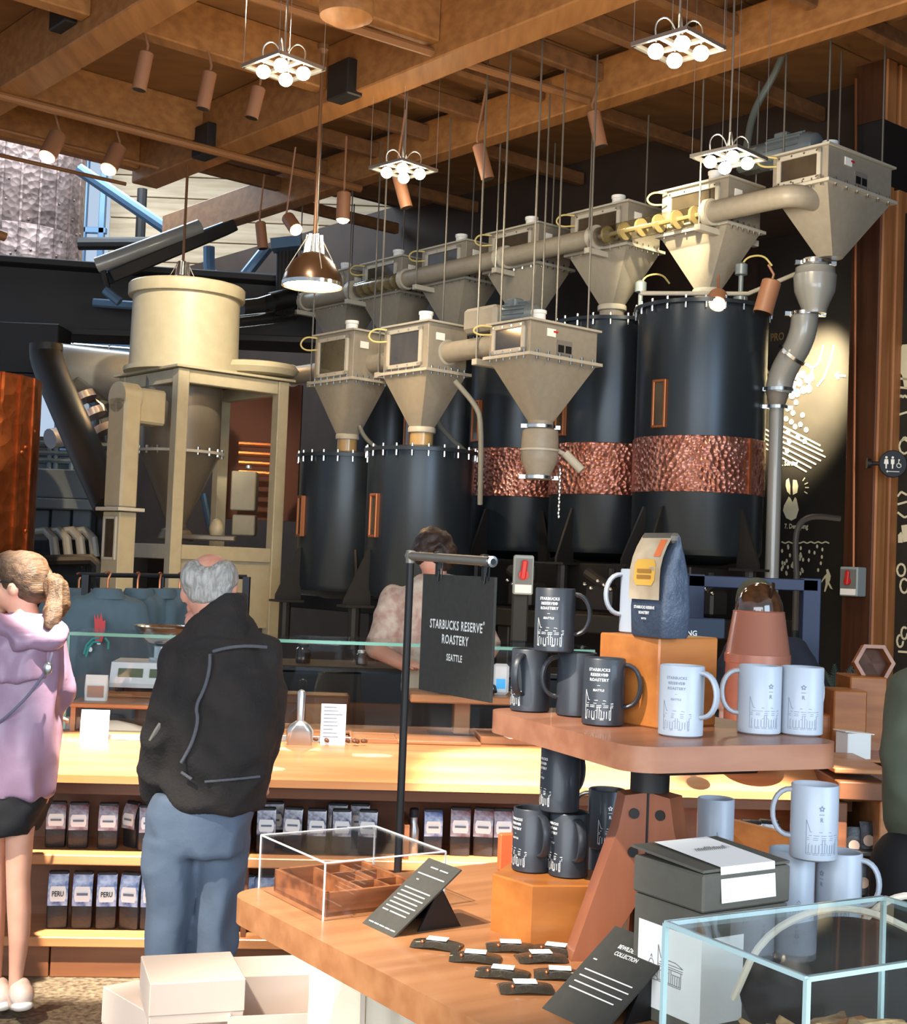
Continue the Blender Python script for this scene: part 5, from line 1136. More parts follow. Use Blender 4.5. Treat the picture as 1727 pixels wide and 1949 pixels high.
h = MB(); h.ell(A(46, 1096), (.096, .088, .09)); h.ell(A(62, 1118), (.068, .075, .06)); h.ell(A(20, 1075), (.06, .075, .05)); hb = blob('hair', h, HAIRB, girl, .008, 3, .004, 22, 4)
h = MB(); h.cap(A(90, 1100, -.01), .022, A(106, 1116, -.03), .036); h.cap(A(106, 1116, -.03), .04, A(110, 1148, -.04), .04); h.cap(A(110, 1148, -.04), .04, A(100, 1178, -.05), .022); h.cap(A(102, 1165, -.08), .032, A(96, 1196, -.12), .014); blob('ponytail', h, HAIRB, girl, .006, 2, .012, 26, 6, .25)
MB().lathe([(.02, -.012), (.028, -.01), (.028, .01), (.02, .012)], 16, A(89, 1102, -.01), rotm(0, 1.1, 0)).build('hair_tie', BLACK, girl, True)
MB().tube([A(22, 1108, -.09), A(5, 1107, -.085), A(-10, 1108, -.06)], .003, 5).build('glasses_arm', STEELD, girl, True)
c = MB(); c.loft(rings([(1172, 12, 88, .08), (1195, -8, 110, .1), (1225, -20, 122, .115), (1270, -22, 122, .12), (1330, -16, 114, .12), (1400, -14, 108, .13), (1460, -14, 105, .14), (1512, -16, 100, .145)], GY))
c.cap(A(103, 1225, .0), .052, A(116, 1310, .03), .046); c.cap(A(116, 1310, .03), .046, A(108, 1352, .12), .038)
c.cap(A(-14, 1225), .055, A(-28, 1320), .055); c.cap(A(-28, 1320), .055, A(-28, 1400, .05), .045)
blob('coat', c, LILAC, girl, .011, 3, .02, 7, 12, .5)
c = MB(); c.loft(rings([(1200, -10, 106, .115), (1230, -20, 118, .13), (1275, -20, 122, .136), (1292, -18, 120, .138)], GY)); blob('back_yoke', c, LILAC, girl, .01, 2, .014, 12, 14, .4)
c = MB(); c.ell(A(98, 1198, -.08), (.05, .06, .034)); c.cap(A(0, 1196, -.06), .045, A(45, 1216, -.12), .045); c.cap(A(45, 1216, -.12), .045, A(108, 1216, -.1), .036); c.cap(A(30, 1184, -.04), .036, A(90, 1192, -.06), .036); blob('hood', c, LILAC, girl, .009, 3, .016, 8, 15, 1.6)
MB().tube([A(100, 1242, -.16), A(92, 1270, -.17), A(60, 1318, -.16), A(20, 1358, -.15), A(-5, 1378, -.12)], .005, 8, 2).build('bag_strap', mat('strap_grey', (110, 104, 124), .6), girl, True)
MB().ell(A(91, 1272, -.175), (.016, .01, .022)).build('cord_lock', STEEL, girl, True)
c = MB(); c.loft(rings([(1495, -12, 97, .13), (1530, -20, 92, .14), (1560, -22, 78, .14), (1580, -20, 68, .135)], GY)); blob('skirt', c, SKIRT, girl, .011, 3, .012, 9, 17)
SHOE = mat('sneaker', (222, 204, 192), .6, c2=(214, 176, 152), scale=16); SOLE = mat('sneaker_sole', (240, 232, 222), .6)
for x, d in ((38, -.03), (-2, .03)):
    s = MB(); s.cap(A(x+4, 1893, d-.03), .042, A(x-8, 1903, d+.12), .034); s.cap(A(x, 1880, d), .038, A(x, 1900, d), .045); q = blob('sneaker', s, SHOE, girl, .008, 3)
    s = MB(); s.cap(A(x+5, 1914, d-.04), .038, A(x-8, 1914, d+.14), .034, 14, 1, .5); blob('sole', s, SOLE, girl, .008, 2)
# ---- worker in the printed shirt behind the counter
SY = 6.75; sp1 = at(830, 1500, SY); wk = thing('person', 'worker with short brown hair in a cream printed shirt behind the counter', 'person', (sp1.x, SY, 0), 2.9)
A = lambda x, y, d=0: at(x, y, SY+d)
b = MB(); b.ell(A(826, 1044), (.085, .1, .1)); b.ell(A(822, 1068, -.03), (.065, .075, .07)); b.cap(A(826, 1075), .06, A(828, 1110), .07); fd = Vec((.35, .85, -.35)); face(b, A(824, 1060), fd)
b.loft(rings([(1105, 785, 870, .08), (1150, 755, 895, .1), (1260, 765, 880, .1), (1300, 770, 880, .11)], SY))
for x in (800, 850): b.cap(at(x, 1300, SY), .08, Vec((at(x, 1300, SY).x, SY, .5)), .06); b.cap(Vec((at(x, 1300, SY).x, SY, .5)), .06, Vec((at(x, 1300, SY).x, SY, .06)), .045)
b.cap(A(748, 1140), .055, A(714, 1236, -.05), .045); b.cap(A(714, 1236, -.05), .045, A(772, 1266, -.22), .033); hand(b, A(772, 1264, -.22), (.9, -.4, -.1), (0, 0, 1))
b.cap(A(905, 1140), .055, A(930, 1240, -.1), .045); b.cap(A(930, 1240, -.1), .045, A(900, 1270, -.25), .033); hand(b, A(900, 1270, -.25), (-.6, -.7, -.1), (0, 0, 1))
blob('body', b, SKIN, wk, .009, 4); eyes(A(824, 1060), fd, wk)
h = MB(); h.ell(A(826, 1038, -.01), (.098, .112, .09)); h.ell(A(846, 1056, -.03), (.065, .09, .075)); h.ell(A(806, 1052, -.03), (.06, .085, .06)); blob('hair', h, HAIRD, wk, .009, 3, .01, 18, 3)
c = MB(); c.loft(rings([(1095, 800, 862, .08), (1112, 770, 888, .11), (1140, 745, 905, .125), (1190, 740, 905, .13), (1240, 742, 900, .135), (1264, 752, 896, .13)], SY)); c.cap(A(752, 1140), .075, A(720, 1228, -.04), .07); c.cap(A(898, 1140), .075, A(926, 1228, -.08), .07); blob('shirt', c, SHIRT, wk, .013, 4, .012, 7, 21)
c = MB(); c.loft(rings([(1262, 768, 884, .14), (1290, 766, 888, .15), (1315, 762, 890, .15)], SY)); blob('apron_fold', c, mat('apron_cream', (208, 196, 170), .8), wk, .012, 3, .014, 9, 23)
c = MB(); x0 = at(825, 1300, SY).x
c.loft([[(x0+w*math.cos(t), SY+d*math.sin(t), z) for t in [2*math.pi*i/20 for i in range(20)]] for z, w, d in ((1.08, .15, .13), (.6, .17, .12), (.1, .16, .1))]); blob('trousers', c, mat('worker_trousers', (70, 60, 52), .8), wk, .016, 3)
# ---- worker leaning behind the grinder at right
LY = 6.42; lp = at(1470, 1400, LY); lw = thing('person', 'worker in dark jacket leaning over wooden boxes behind the copper grinder', 'person', (lp.x, LY+.35, 0), 2.6)
A = lambda x, y, d=0: at(x, y, LY+d)
b = MB(); b.ell(A(1440, 1150, .3), (.085, .1, .11)); b.cap(A(1445, 1180, .3), .06, A(1460, 1215, .35), .07); face(b, A(1440, 1155, .3), (-.3, -.9, -.3)); b.loft(rings([(1210, 1420, 1500, .1), (1300, 1410, 1520, .1), (1400, 1420, 1510, .1)], LY+.35))
for x in (-.1, .1): b.cap(Vec((lp.x+x, LY+.35, .85)), .08, Vec((lp.x+x, LY+.35, .06)), .05)
b.cap(A(1512, 1245, .3), .055, A(1562, 1325, .25), .04); b.cap(A(1562, 1325, .25), .04, A(1585, 1345, .12), .032); hand(b, A(1584, 1345, .1), (.2, -.6, -.5), (.3, -.2, .9), 1.0, .9)
b.cap(A(1400, 1245, .3), .055, A(1380, 1330, .25), .04); hand(b, A(1380, 1330, .25), (0, -.4, -.9), (.2, -1, 0))
blob('body', b, SKIN, lw, .009, 4); eyes(A(1440, 1155, .3), (-.3, -.9, -.3), lw)
c = MB(); c.loft(rings([(1195, 1425, 1480, .09), (1225, 1390, 1515, .12), (1270, 1385, 1540, .14), (1330, 1390, 1540, .15), (1400, 1400, 1530, .15)], LY+.35)); c.cap(A(1508, 1245, .3), .085, A(1555, 1318, .25), .075); c.cap(A(1555, 1318, .25), .075, A(1572, 1336, .17), .055); c.cap(A(1402, 1245, .3), .075, A(1385, 1310, .27), .07); blob('jacket', c, NAVYC, lw, .013, 4, .012, 8, 31)
c = MB(); c.ell(A(1440, 1142, .33), (.1, .115, .11)); blob('cap', c, OLIVE, lw, .012, 3, .006, 10, 33)
c = MB(); 
for x in (-.1, .1): c.cap(Vec((lp.x+x, LY+.35, .9)), .11, Vec((lp.x+x, LY+.35, .1)), .08)
blob('trousers', c, SKIRT, lw, .016, 3)
# ---- customer cut by the right edge
RY = 3.5; rp = at(1804, 1700, RY); rw = thing('person', 'customer in an olive green jacket cut off by the right edge', 'person', (rp.x, RY, 0), 1.2)
A = lambda x, y, d=0: at(x+14, y, RY+d)
b = MB(); b.ell(A(1800, 1130), (.08, .1, .12)); b.cap(A(1800, 1200), .06, A(1800, 1260), .07); face(b, A(1800, 1135), (.9, .4, 0)); b.loft(rings([(1260, 1750, 1860, .08), (1400, 1740, 1870, .1), (1700, 1740, 1870, .1)], RY))
for x in (-.09, .1): b.cap(Vec((rp.x+x, RY, .85)), .08, Vec((rp.x+x, RY, .06)), .05)
b.cap(A(1745, 1320), .055, A(1722, 1500), .04); b.cap(A(1722, 1500), .04, A(1728, 1640, .05), .03); hand(b, A(1728, 1640, .05), (0, .2, -1), (1, 0, 0))
blob('body', b, SKIN, rw, .009, 4); eyes(A(1800, 1135), (.9, .4, 0), rw)
c = MB(); c.ell(A(1800, 1105), (.088, .11, .1)); blob('hair', c, HAIRD, rw, .01, 3, .006, 18, 3)
c = MB(); c.loft(rings([(1225, 1770, 1840, .09), (1270, 1738, 1880, .12), (1400, 1728, 1890, .14), (1560, 1730, 1890, .15), (1720, 1735, 1890, .15)], RY)); c.cap(A(1742, 1325), .085, A(1722, 1440), .08); c.cap(A(1722, 1440), .08, A(1726, 1545, .0), .07); c.cap(A(1726, 1545), .07, A(1738, 1640, .04), .055); blob('jacket', c, OLIVE, rw, .013, 4, .016, 6, 41)
c = MB()
for x in (-.09, .1): c.cap(Vec((rp.x+x, RY, .9)), .11, Vec((rp.x+x, RY, .1)), .08)
blob('trousers', c, SKIRT, rw, .016, 3)
# ================================================================ two-tier display table and goods
ZT, ZU2 = .966, 1.36
LC = Vec((-.419, 2.716, 0)); la = Vec((.56, -.828, 0)).normalized(); lb_ = Vec((-la.y, la.x, 0))
tb = thing('display_table', 'two-tier warm wooden display table with splayed legs in the foreground', 'table', LC, math.atan2(la.y, la.x))
TL, TW = 2.0, .95
MB().prism([(x+TL/2, y+TW/2) for x, y in rrect(TL, TW, .07, 8)], ZT-.05, ZT).build('lower_top', TWOOD, tb)
for x, y in ((.35, .3), (1.6, .3), (.35, .8), (1.6, .8)): MB().box((x, y, (ZT-.05)/2), (.07, .07, ZT-.05), None, .006).build('leg', LEGW, tb)
UC = Vec((.288, 2.07, 0)); ux = Vec((.917, .40, 0)).normalized(); uy = Vec((-ux.y, ux.x, 0))
def up_(v): return UC+ux*v.x+uy*v.y+Vec((0, 0, v.z))
MB().prism([(x+.2, y+.27) for x, y in rrect(.405, .54, .055, 8)], ZU2-.04, ZU2, up_).build('upper_top', TWOOD2, tb, True)
hub = Vec((.357, 2.37, 0))
MB().cyl(hub+Vec((0, 0, ZT)), hub+Vec((0, 0, ZU2-.04)), .022, None, 16).build('post', STEELD, tb, True)
MB().box(up_(Vec((.2, .27, ZU2-.05))), (.2, .36, .02), rotm(0, 0, math.atan2(ux.y, ux.x)), .006).build('top_plate', STEELD, tb, True)
for k, (ang, out) in enumerate(((200, .16), (-35, .15), (85, .16))):
    a = math.radians(ang); d = Vec((math.cos(a), math.sin(a), 0)); sd = Vec((-d.y, d.x, 0))
    if k == 0: d = Vec((-.66, -.1, 0)).normalized(); sd = Vec((-d.y, d.x, 0))
    m = MB(); zt = 1.25; pr = [(.012, zt), (.05, zt-.005), (.06, zt-.06), (.135, ZT), (.085, ZT), (.012, zt-.17)]
    m.prism(pr, -.024, .024, lambda v: hub+d*v.x+sd*v.z+Vec((0, 0, v.y)))
    lg = m.build('splayed_leg', LEGW, tb, True, label='reddish splayed wooden leg')
    bt = MB()
    for z in (zt-.035, zt-.1):
        for s in (-1, 1): bt.cyl(hub+d*.034+sd*(.0235*s)+Vec((0, 0, z)), hub+d*.034+sd*(.028*s)+Vec((0, 0, z)), .009, None, 12)
    bt.build('bolt', STEELD, lg, True)
MB().lathe([(.034, 0), (.034, .05)], 16, hub+Vec((0, 0, 1.25))).build('hub_collar', STEELD, tb, True)
# ---------------------------------------------------------------- mugs
MR, MH = .0365, .115
BUILD = [  # market hall line art, unit box x -1..1, y 0..1
 [(-1, .0), (.85, .0)], [(-1, .06), (.85, .06)], [(-1, .62), (1, .62)], [(-1, .7), (1.02, .7)], [(-.9, .8), (.95, .8)], [(-.8, .95), (.4, .95)], [(-1.05, 1.45), (-.8, .95)], [(-1.05, 1.45), (-1.05, .0)],
 [(.85, 0), (.85, .62)], [(.4, .95), (1.02, .8)], [(-.1, .06), (-.1, .6)], [(.05, .06), (.05, .6)], [(-.9, .45), (-.15, .45)], [(.1, .45), (.8, .45)]]+[[(x, .06), (x, .42)] for x in (-.9, -.7, -.5, -.3, .2, .38, .56, .74)]
ARCH = [[(math.cos(t)*.5, .2+math.sin(t)*.6) for t in [math.pi*i/10 for i in range(11)]], [(math.cos(t)*.34, .2+math.sin(t)*.42) for t in [math.pi*i/10 for i in range(11)]], [(-.5, .2), (.5, .2)], [(-.9, 0), (.9, 0)], [(-.5, .2), (-.9, .15)], [(.5, .2), (.95, .12)], [(0, .2), (0, .6)], [(-.2, .2), (-.2, .52)], [(.2, .2), (.2, .52)], [(-.9, .15), (-.9, 0)], [(.95, .12), (.95, 0)], [(-.12, .85), (0, .98), (.12, .85)]]
STAR = [[(.11*math.cos(a)*(1 if i % 2 == 0 else .42), .11*math.sin(a)*(1 if i % 2 == 0 else .42)) for i, a in [(i, math.pi/2+math.pi*i/5) for i in range(11)]]]
def mug(name, label, group, body, ink, prints, handle, loc, rz):
    t = thing(name, label, 'mug', loc, rz, group)
    MB().lathe([(MR-.004, 0), (MR, .003), (MR, MH-.002), (MR-.0015, MH), (MR-.004, MH-.002), (MR-.005, .01), (.001, .006)], 40).build('body', body, t, ang=50)
    h = math.radians(handle); pts = []
    for i in range(13):
        f = math.pi*i/12-math.pi/2; pts.append((MR-.003+.030*max(0, math.cos(f))**.8, MH*.6+.036*math.sin(f)))
    m = MB(); q = [Vec((r*math.cos(h), r*math.sin(h), z)) for r, z in pts]; sd = Vec((-math.sin(h), math.cos(h), 0)); rr = []
    for i, p in enumerate(q):
        tg = (q[min(i+1, 12)]-q[max(i-1, 0)]).normalized(); nn = tg.cross(sd)
        rr.append([p+sd*(.008*math.cos(a))+nn*(.0042*math.sin(a)) for a in [2*math.pi*k/10 for k in range(10)]])
    m.loft(rr).build('handle', body, t)
    pm = MB()
    def wrap(vs, fs, a0, z0): # print wrapped on the mug wall; a0 = direction in degrees
        a0 = math.radians(a0); pm.add([Vec(((MR+.0004)*math.cos(a0+v[0]/MR), (MR+.0004)*math.sin(a0+v[0]/MR), z0+v[1])) for v in vs], fs)
    for kind, a0, sc in prints:
        if kind == 'hall':
            for s in BUILD: wrap(*stroke2([(x*.026*sc, y*.036*sc) for x, y in s], .0008), a0, .012)
        if kind == 'arch':
            for s in ARCH: wrap(*stroke2([(x*.026*sc, y*.03*sc) for x, y in s], .0008), a0, .012)
        if kind == 'text':
            for i, (tx, sz) in enumerate((('STARBUCKS', .0068), ('RESERVE®', .0068), ('ROASTERY', .0068), ('—', .005), ('SEATTLE', .005))):
                vs, fs = textgeo(tx, sz*sc, .95, 1.1); wrap(vs, fs, a0, .094-.0085*i)
        if kind == 'star':
            for s in STAR: wrap(*stroke2([(x*.04, y*.04) for x, y in s], .0016), a0, .082)
            wrap(*stroke2([(-.004, 0), (.004, 0)], .001), a0, .073)
            vs, fs = textgeo('R', .009, .9); wrap(vs, fs, a0, .062)
    if pm.v: pm.build('print', ink, t)
    return t
DM, WM = 'dark mugs on the display table', 'pale mugs on the display table'
def mugat(label, px, py, z, dark, prints, handle):
    p = atz(px, py, z); v = math.degrees(math.atan2(-p.y, -p.x))     # direction from the mug to the shop front
    # reference point given is the nearest base point: push the axis one radius away
    ax = Vec((p.x, p.y, 0)); ax = ax+ax.normalized()*MR
    return mug('mug', label, DM if dark else WM, DMUG if dark else WMUG, INK if dark else INKG, [(k, v+a, s) for k, a, s in prints], v+handle, (ax.x, ax.y, z), 0)
# angles are counter-clockwise seen from above, 0 facing the front: negative = to the left in view
mugat('dark mug at the left rear of upper tier with handle towards front left', 1008, 1357, ZU2, True, [('hall', -62, .9)], -28)
mugat('plain-backed dark mug in the middle of the upper tier, handle pointing left', 1096, 1366, ZU2, True, [], -80)
mugat('dark mug at the front of the upper tier with white hall drawing and lettering', 1147, 1384, ZU2, True, [('hall', -12, .95), ('text', -14, 1)], 80)
mugat('topmost dark mug of the upper tier, standing on two dark mugs', 1054, 1243, ZU2+MH, True, [('hall', -12, .95), ('text', -18, 1)], 82)
mugat('pale mug at the front of upper tier before the wooden block, handle to right', 1295, 1405, ZU2, False, [('hall', -10, .9), ('text', -14, .9)], 62)
mugat('pale mug with left handle in the right pair on the upper tier', 1444, 1400, ZU2, False, [('hall', 18, 1), ('star', 30, 1)], -82)
mugat('rightmost pale mug on the upper tier, touching its left neighbour', 1524, 1402, ZU2, False, [('hall', 8, 1), ('star', 5, 1)], 150)
# wooden block and coffee bag on the upper tier
fc = atz(1252, 1388, ZU2); th = math.radians(38); ar = Vec((math.cos(th), math.sin(th), 0)); al = Vec((-math.sin(th), math.cos(th), 0))
bk_ = thing('wooden_block', 'tall orange-brown wooden cube on the upper tier under the coffee bag', 'block', fc+(ar+al)*.073, th)
BZ2 = .155; MB().box((0, 0, BZ2/2), (.15, .146, BZ2), None, .003).build('block', BLOCKW, bk_)
bc = fc+(ar+al)*.073
mugat('pale mug behind the coffee bag on the cube, only its handle showing', 1226, 1206, ZU2+BZ2, False, [], -75).location = bc+al*.03-ar*.015+Vec((0, .02, BZ2))
fz = ZU2+BZ2
bg = thing('coffee_bag', 'navy coffee bag with beige tag and yellow label on the wooden cube', 'coffee bag', (0, 0, 0), th-.12)
bp = atz(1236, 1213, fz); bg.location = bp+Vec((.022, .03, 0))
BW, BD, BH = .092, .06, .172; rg = []
for f, sw, sd in ((0, .96, .92), (.03, 1, 1), (.3, 1.02, 1.08), (.6, 1.0, .9), (.82, .98, .5), (.93, .97, .2), (1.0, .95, .12)): rg.append([(y*sd, -x*sw, f*BH) for x, y in rrect(BW, BD, .01, 3)])
MB().loft(rg).build('pouch', mat('bag_slate', (58, 66, 80), .4, bump=.3, bscale=24), bg)
MB().box((-.004, 0, BH*.985), (.02, BW*.93, .018), None, .005).build('rolled_top', mat('bag_top', (92, 84, 74), .5), bg)
xf = lambda h: -BD*.56-.004+max(0, (h-.6)/.4)**2*BD*.42
def T_(y, h, e=0): return Vec((xf(h)-e, y*BW, h*BH))
m = MB()
for i in range(6):
    a, c = .37+.63*i/6, .37+.63*(i+1)/6; m.add([T_(.44, a), T_(-.44, a), T_(-.44, c), T_(.44, c)], [(0, 1, 2, 3)])
tg_ = m.build('tag', TAGS, bg)
m = MB(); m.add([T_(y, .64+z, .0012) for y, z in ((.3, -.08), (.22, -.13), (-.22, -.13), (-.3, -.08), (-.3, .08), (-.22, .13), (.22, .13), (.3, .08))], [tuple(range(8))]); m.build('label', YEL, tg_)
m = MB()
for k in range(2): m.add([T_(y, .655-.06*k+z, .0022) for y, z in ((.2, -.018), (-.2, -.018), (-.2, .018), (.2, .018))], [(0, 1, 2, 3)])
m.build('print_line', mat('label_brown', (150, 104, 40), .6), tg_)
m = MB(); m.add([T_(y, z, .0015) for y, z in ((-.18, .8), (-.36, .8), (-.36, .97), (-.18, .97))], [(0, 1, 2, 3)]); m.build('orange_flag', mat('orange_flag', (214, 110, 60), .6), tg_)
m = MB()
for i, (tx, sz) in enumerate((('STARBUCKS RESERVE', .0068), ('ROASTERY', .0068), ('SEATTLE', .004))):
    vs, fs = textgeo(tx, sz, .85); m.add([Vec((xf(.25)+.0015, -v.x, .048-.009*i+v.y)) for v in vs], fs)
m.build('lettering', PAPER, bg)
# hexagonal block with three dark mugs
hb = atz(1050, 1800, ZT)+Vec((.0, .105, 0)); hx = thing('hexagonal_block', 'orange-brown hexagonal wooden block under the dark mugs on the lower tier', 'block', (hb.x, hb.y, ZT), 0)
r = .106; a0 = math.radians(-110)
MB().lathe([(r, 0), (r, .099), (r-.003, .102)], 6, (0, 0, 0), rotm(0, 0, a0)).build('block', BLOCKW, hx, ang=20)
HZ = ZT+.102
mugat('left dark mug on the hexagonal block, handle facing front', 1011, 1664, HZ, True, [('hall', -52, .9), ('text', -58, .9)], 25)
mugat('right dark mug on the hexagonal block, handle facing front', 1081, 1674, HZ, True, [('hall', -55, .9), ('text', -60, .9)], 22)
mugat('topmost dark mug on the hexagonal block, stacked just under the upper tier', 1064, 1550, HZ+MH, True, [('hall', -62, .9), ('text', -66, .9)], 140)
mugat('dark mug lying lowest behind the hexagonal block beside the splayed leg', 1140, 1722, ZT, True, [], 100)
p = atz(1140, 1722, ZT); mugat('dark mug with star and hall drawing stacked behind the hexagonal block', 1152, 1620, ZT+MH, True, [('hall', 15, .9), ('star', 12, 1)], -95)
# orange packet behind the block
t = thing('orange_packet', 'small orange packet standing behind the hexagonal block', 'packet', atz(965, 1668, ZT)+Vec((.0, .06, 0)), .3); MB().box((0, 0, .04), (.036, .02, .08), None, .003).build('packet', mat('orange_pack', (206, 96, 52), .5), t)
# pale mugs at right on a second block
bx = atz(1560, 1760, ZT+.11); b2 = thing('wooden_block', 'brown wooden block beneath the pale mugs behind the glass case', 'block', (bx.x+.0, bx.y+.06, ZT), -.6); MB().box((0, 0, .055), (.24, .14, .11), None, .004).build('block', BLOCKW, b2)
mugat('pale mug of the lower right stack with arch drawing and handle to the right', 1594, 1768, ZT+.11, False, [('arch', 8, 1), ('star', -45, .6)], 78)
mugat('shaded pale mug of the lower right stack, left one with arch drawing', 1504, 1764, ZT+.11, False, [('arch', 20, 1)], 170)
mugat('topmost pale mug of the lower right stack with star and hall drawing', 1548, 1642, ZT+.11+MH, False, [('hall', 25, 1), ('star', 18, 1)], -85)
b3p = atz(1362, 1636, ZT+.1); b3 = thing('hexagonal_block', 'hexagonal wooden block behind the grey boxes under a pale mug', 'block', (b3p.x, b3p.y+.05, ZT), .3); MB().lathe([(.08, 0), (.08, .1)], 6).build('block', BLOCKW, b3, ang=20)
mugat('single pale mug behind the grey boxes beside the splayed leg', 1360, 1636, ZT+.1, False, [('hall', 40, .8)], 180)
# wooden bin with bags between table and counter
bn = thing('wooden_bin', 'reddish wooden bin with slanting sides holding bags behind the pale mugs', 'bin', at(1440, 1800, 3.7))
q0, q1, q2, q3 = at(1356, 1552, 3.55), at(1520, 1592, 3.35), at(1510, 1690, 3.35), at(1372, 1650, 3.55)
nb = Vec((.25, .5, 0)); m = MB(); m.add([q0, q1, q2, q3]+[v+Vec((.01, .02, 0)) for v in (q0, q1, q2, q3)], [(0, 3, 2, 1), (4, 5, 6, 7), (0, 1, 5, 4), (1, 2, 6, 5), (2, 3, 7, 6), (3, 0, 4, 7)]); m.build('front_panel', BLOCKW, bn, True)
m = MB(); zz0 = q3.z; m.add([Vec((q3.x, q3.y, 0)), Vec((q2.x, q2.y, 0)), q2, q3]+[Vec((v.x+.2, v.y+.4, z)) for v, z in ((q3, 0), (q2, 0), (q2, q2.z), (q3, q3.z))], [(0, 1, 2, 3), (4, 7, 6, 5), (0, 4, 5, 1), (1, 5, 6, 2), (2, 6, 7, 3), (3, 7, 4, 0)]); m.build('carcass', CDARK, bn, True)
for i, px in enumerate((1412, 1438, 1478)):
    p = at(px, 1585, 3.72); t = copy_tree(pv); t['label'] = ('left', 'middle', 'right')[i]+' violet tagged bag in the reddish wooden bin'; t['group'] = 'bags in the wooden bin'; t.location = (p.x, p.y+.08, at(px, 1640, 3.6).z-.05); t.rotation_euler = (.25, 0, .3-.3*i); t.scale = (.75, .75, .75)
# grey gift boxes
GC = at(1338, 1740, 1.95); gl_ = Vec((-.545, .839, 0)); gr_ = Vec((.839, .545, 0)); GL, GR = .152, .176; rzg = math.atan2(gr_.y, gr_.x)
gc = Vec((GC.x, GC.y, 0))+gl_*GL/2+gr_*GR/2; zm = GC.z
gb1 = thing('gift_box', 'lower grey gift box with white wrap label and hall drawing on the table', 'box', (gc.x, gc.y, ZT), rzg)
h1_ = zm-ZT-.002; MB().box((0, 0, h1_/2), (GR*.97, GL*.97, h1_), None, .002).build('carton', BOXG, gb1)
hx_, hy_ = GR*.97/2, GL*.97/2
w1 = MB(); zz_ = (.02, h1_-.035); e = .0008
w1.add([(-hx_-e, hy_*.82, zz_[0]), (-hx_-e, -hy_-e, zz_[0]), (-hx_*.05, -hy_-e, zz_[0]), (-hx_-e, hy_*.82, zz_[1]), (-hx_-e, -hy_-e, zz_[1]), (-hx_*.05, -hy_-e, zz_[1])], [(0, 1, 4, 3), (1, 2, 5, 4)]); w1.build('label', PAPER, gb1)
w1 = MB()
for s in BUILD+[[(-1.6+x*.6, y*1.0) for x, y in a] for a in ARCH]:
    vs, fs = stroke2([(x*.026, y*.036) for x, y in s], .0011); w1.add([(-hx_-2*e, -v[0]-.012, v[1]+.062) for v in vs], fs)
w1.build('hall_drawing', mat('pencil', (120, 112, 112), .7), gb1)
gb2 = thing('gift_box', 'upper grey gift box with slightly raised lid and white label', 'box', (gc.x, gc.y, zm), rzg)
MB().box((0, 0, .027), (GR, GL, .054), None, .003).build('carton', BOXG, gb2)
MB().box((0, .004, .062), (GR*.99, GL*1.02, .004), rotm(.05, 0, 0)).build('lid', BOXG, gb2)
hx_, hy_ = GR/2, GL/2; lw_ = MB(); lw_.add([(-hx_*.62, -hy_*.98, .0625), (hx_*.62, -hy_*.98, .0625), (hx_*.62, hy_*.9, .0715), (-hx_*.62, hy_*.9, .0715), (-hx_*.62, -hy_-.003, .012), (hx_*.62, -hy_-.003, .012)], [(0, 1, 2, 3), (4, 5, 1, 0)]); lw_.build('label', PAPER, gb2)
sk = MB(); random.seed(4)
for i in range(16): x = -.03+.004*i; vs, fs = stroke2([(x, -.01), (x+.008, .008*random.uniform(.3, 1.3)), (x+.012, -.006)], .0012); sk.add([(v[0], v[1]+.01, .0685+.05*(v[1]+.01)) for v in vs], fs)
sk.build('hall_drawing', mat('pencil', (120, 112, 112)), gb2)
# acrylic cover with walnut compartment tray
af = Vec((-.2086, 2.523, 0)); x1 = Vec((.84, .545, 0)).normalized(); y1 = Vec((-x1.y, x1.x, 0)); AX, AY, AH = .262, .275, .105
ac = thing('acrylic_cover', 'clear acrylic box cover over the compartment tray on the table', 'case', af+Vec((0, 0, ZT)), math.atan2(x1.y, x1.x))
for c, s in (((AX/2, 0, AH/2), (AX, .003, AH)), ((AX/2, AY, AH/2), (AX, .003, AH)), ((0, AY/2, AH/2), (.003, AY, AH)), ((AX, AY/2, AH/2), (.003, AY, AH)), ((AX/2, AY/2, AH), (AX, AY, .003))): MB().box(c, s).build('panel', ACRYL, ac)
e = MB(); w = .0026
for x in (0, AX):
    for y in (0, AY): e.box((x, y, AH/2), (w, w, AH))
    e.box((x, AY/2, AH), (w, AY, w))
for y in (0, AY): e.box((AX/2, y, AH), (AX, w, w))
e.build('polished_edge', AEDGE, ac)
wt = thing('compartment_tray', 'walnut compartment tray with five divisions inside the acrylic cover', 'tray', af+x1*.016+y1*.02+Vec((0, 0, ZT)), math.atan2(x1.y, x1.x))
WX, WY, WH = .2, .22, .045; MB().box((WX/2, WY/2, .004), (WX, WY, .008)).build('base', WALNUT, wt)
for c, s in (((WX/2, .004, WH/2), (WX, .008, WH)), ((WX/2, WY-.004, WH/2), (WX, .008, WH)), ((.004, WY/2, WH/2), (.008, WY, WH)), ((WX-.004, WY/2, WH/2), (.008, WY, WH))): MB().box(c, s, None, .001).build('side', WALNUT, wt)
for c, s in (((.085, WY/2, WH*.48), (.006, WY-.01, WH*.9)), ((.145, WY/2, WH*.48), (.005, WY-.01, WH*.9)), ((.14, .075, WH*.48), (.11, .005, WH*.9)), ((.14, .15, WH*.48), (.11, .005, WH*.9))): MB().box(c, s).build('divider', WALNUT, wt)
for i, (x, y) in enumerate(((.045, .1), (.05, .02))): t = thing('paper_tag', ('larger', 'smaller')[i]+' white paper tag lying in the walnut tray', 'tag', wt.location+x1*x+y1*y+Vec((0, 0, .0085)), .5+i); MB().box((0, 0, .002), (.05-.02*i, .03-.012*i, .004)).build('tag', PAPER, t)
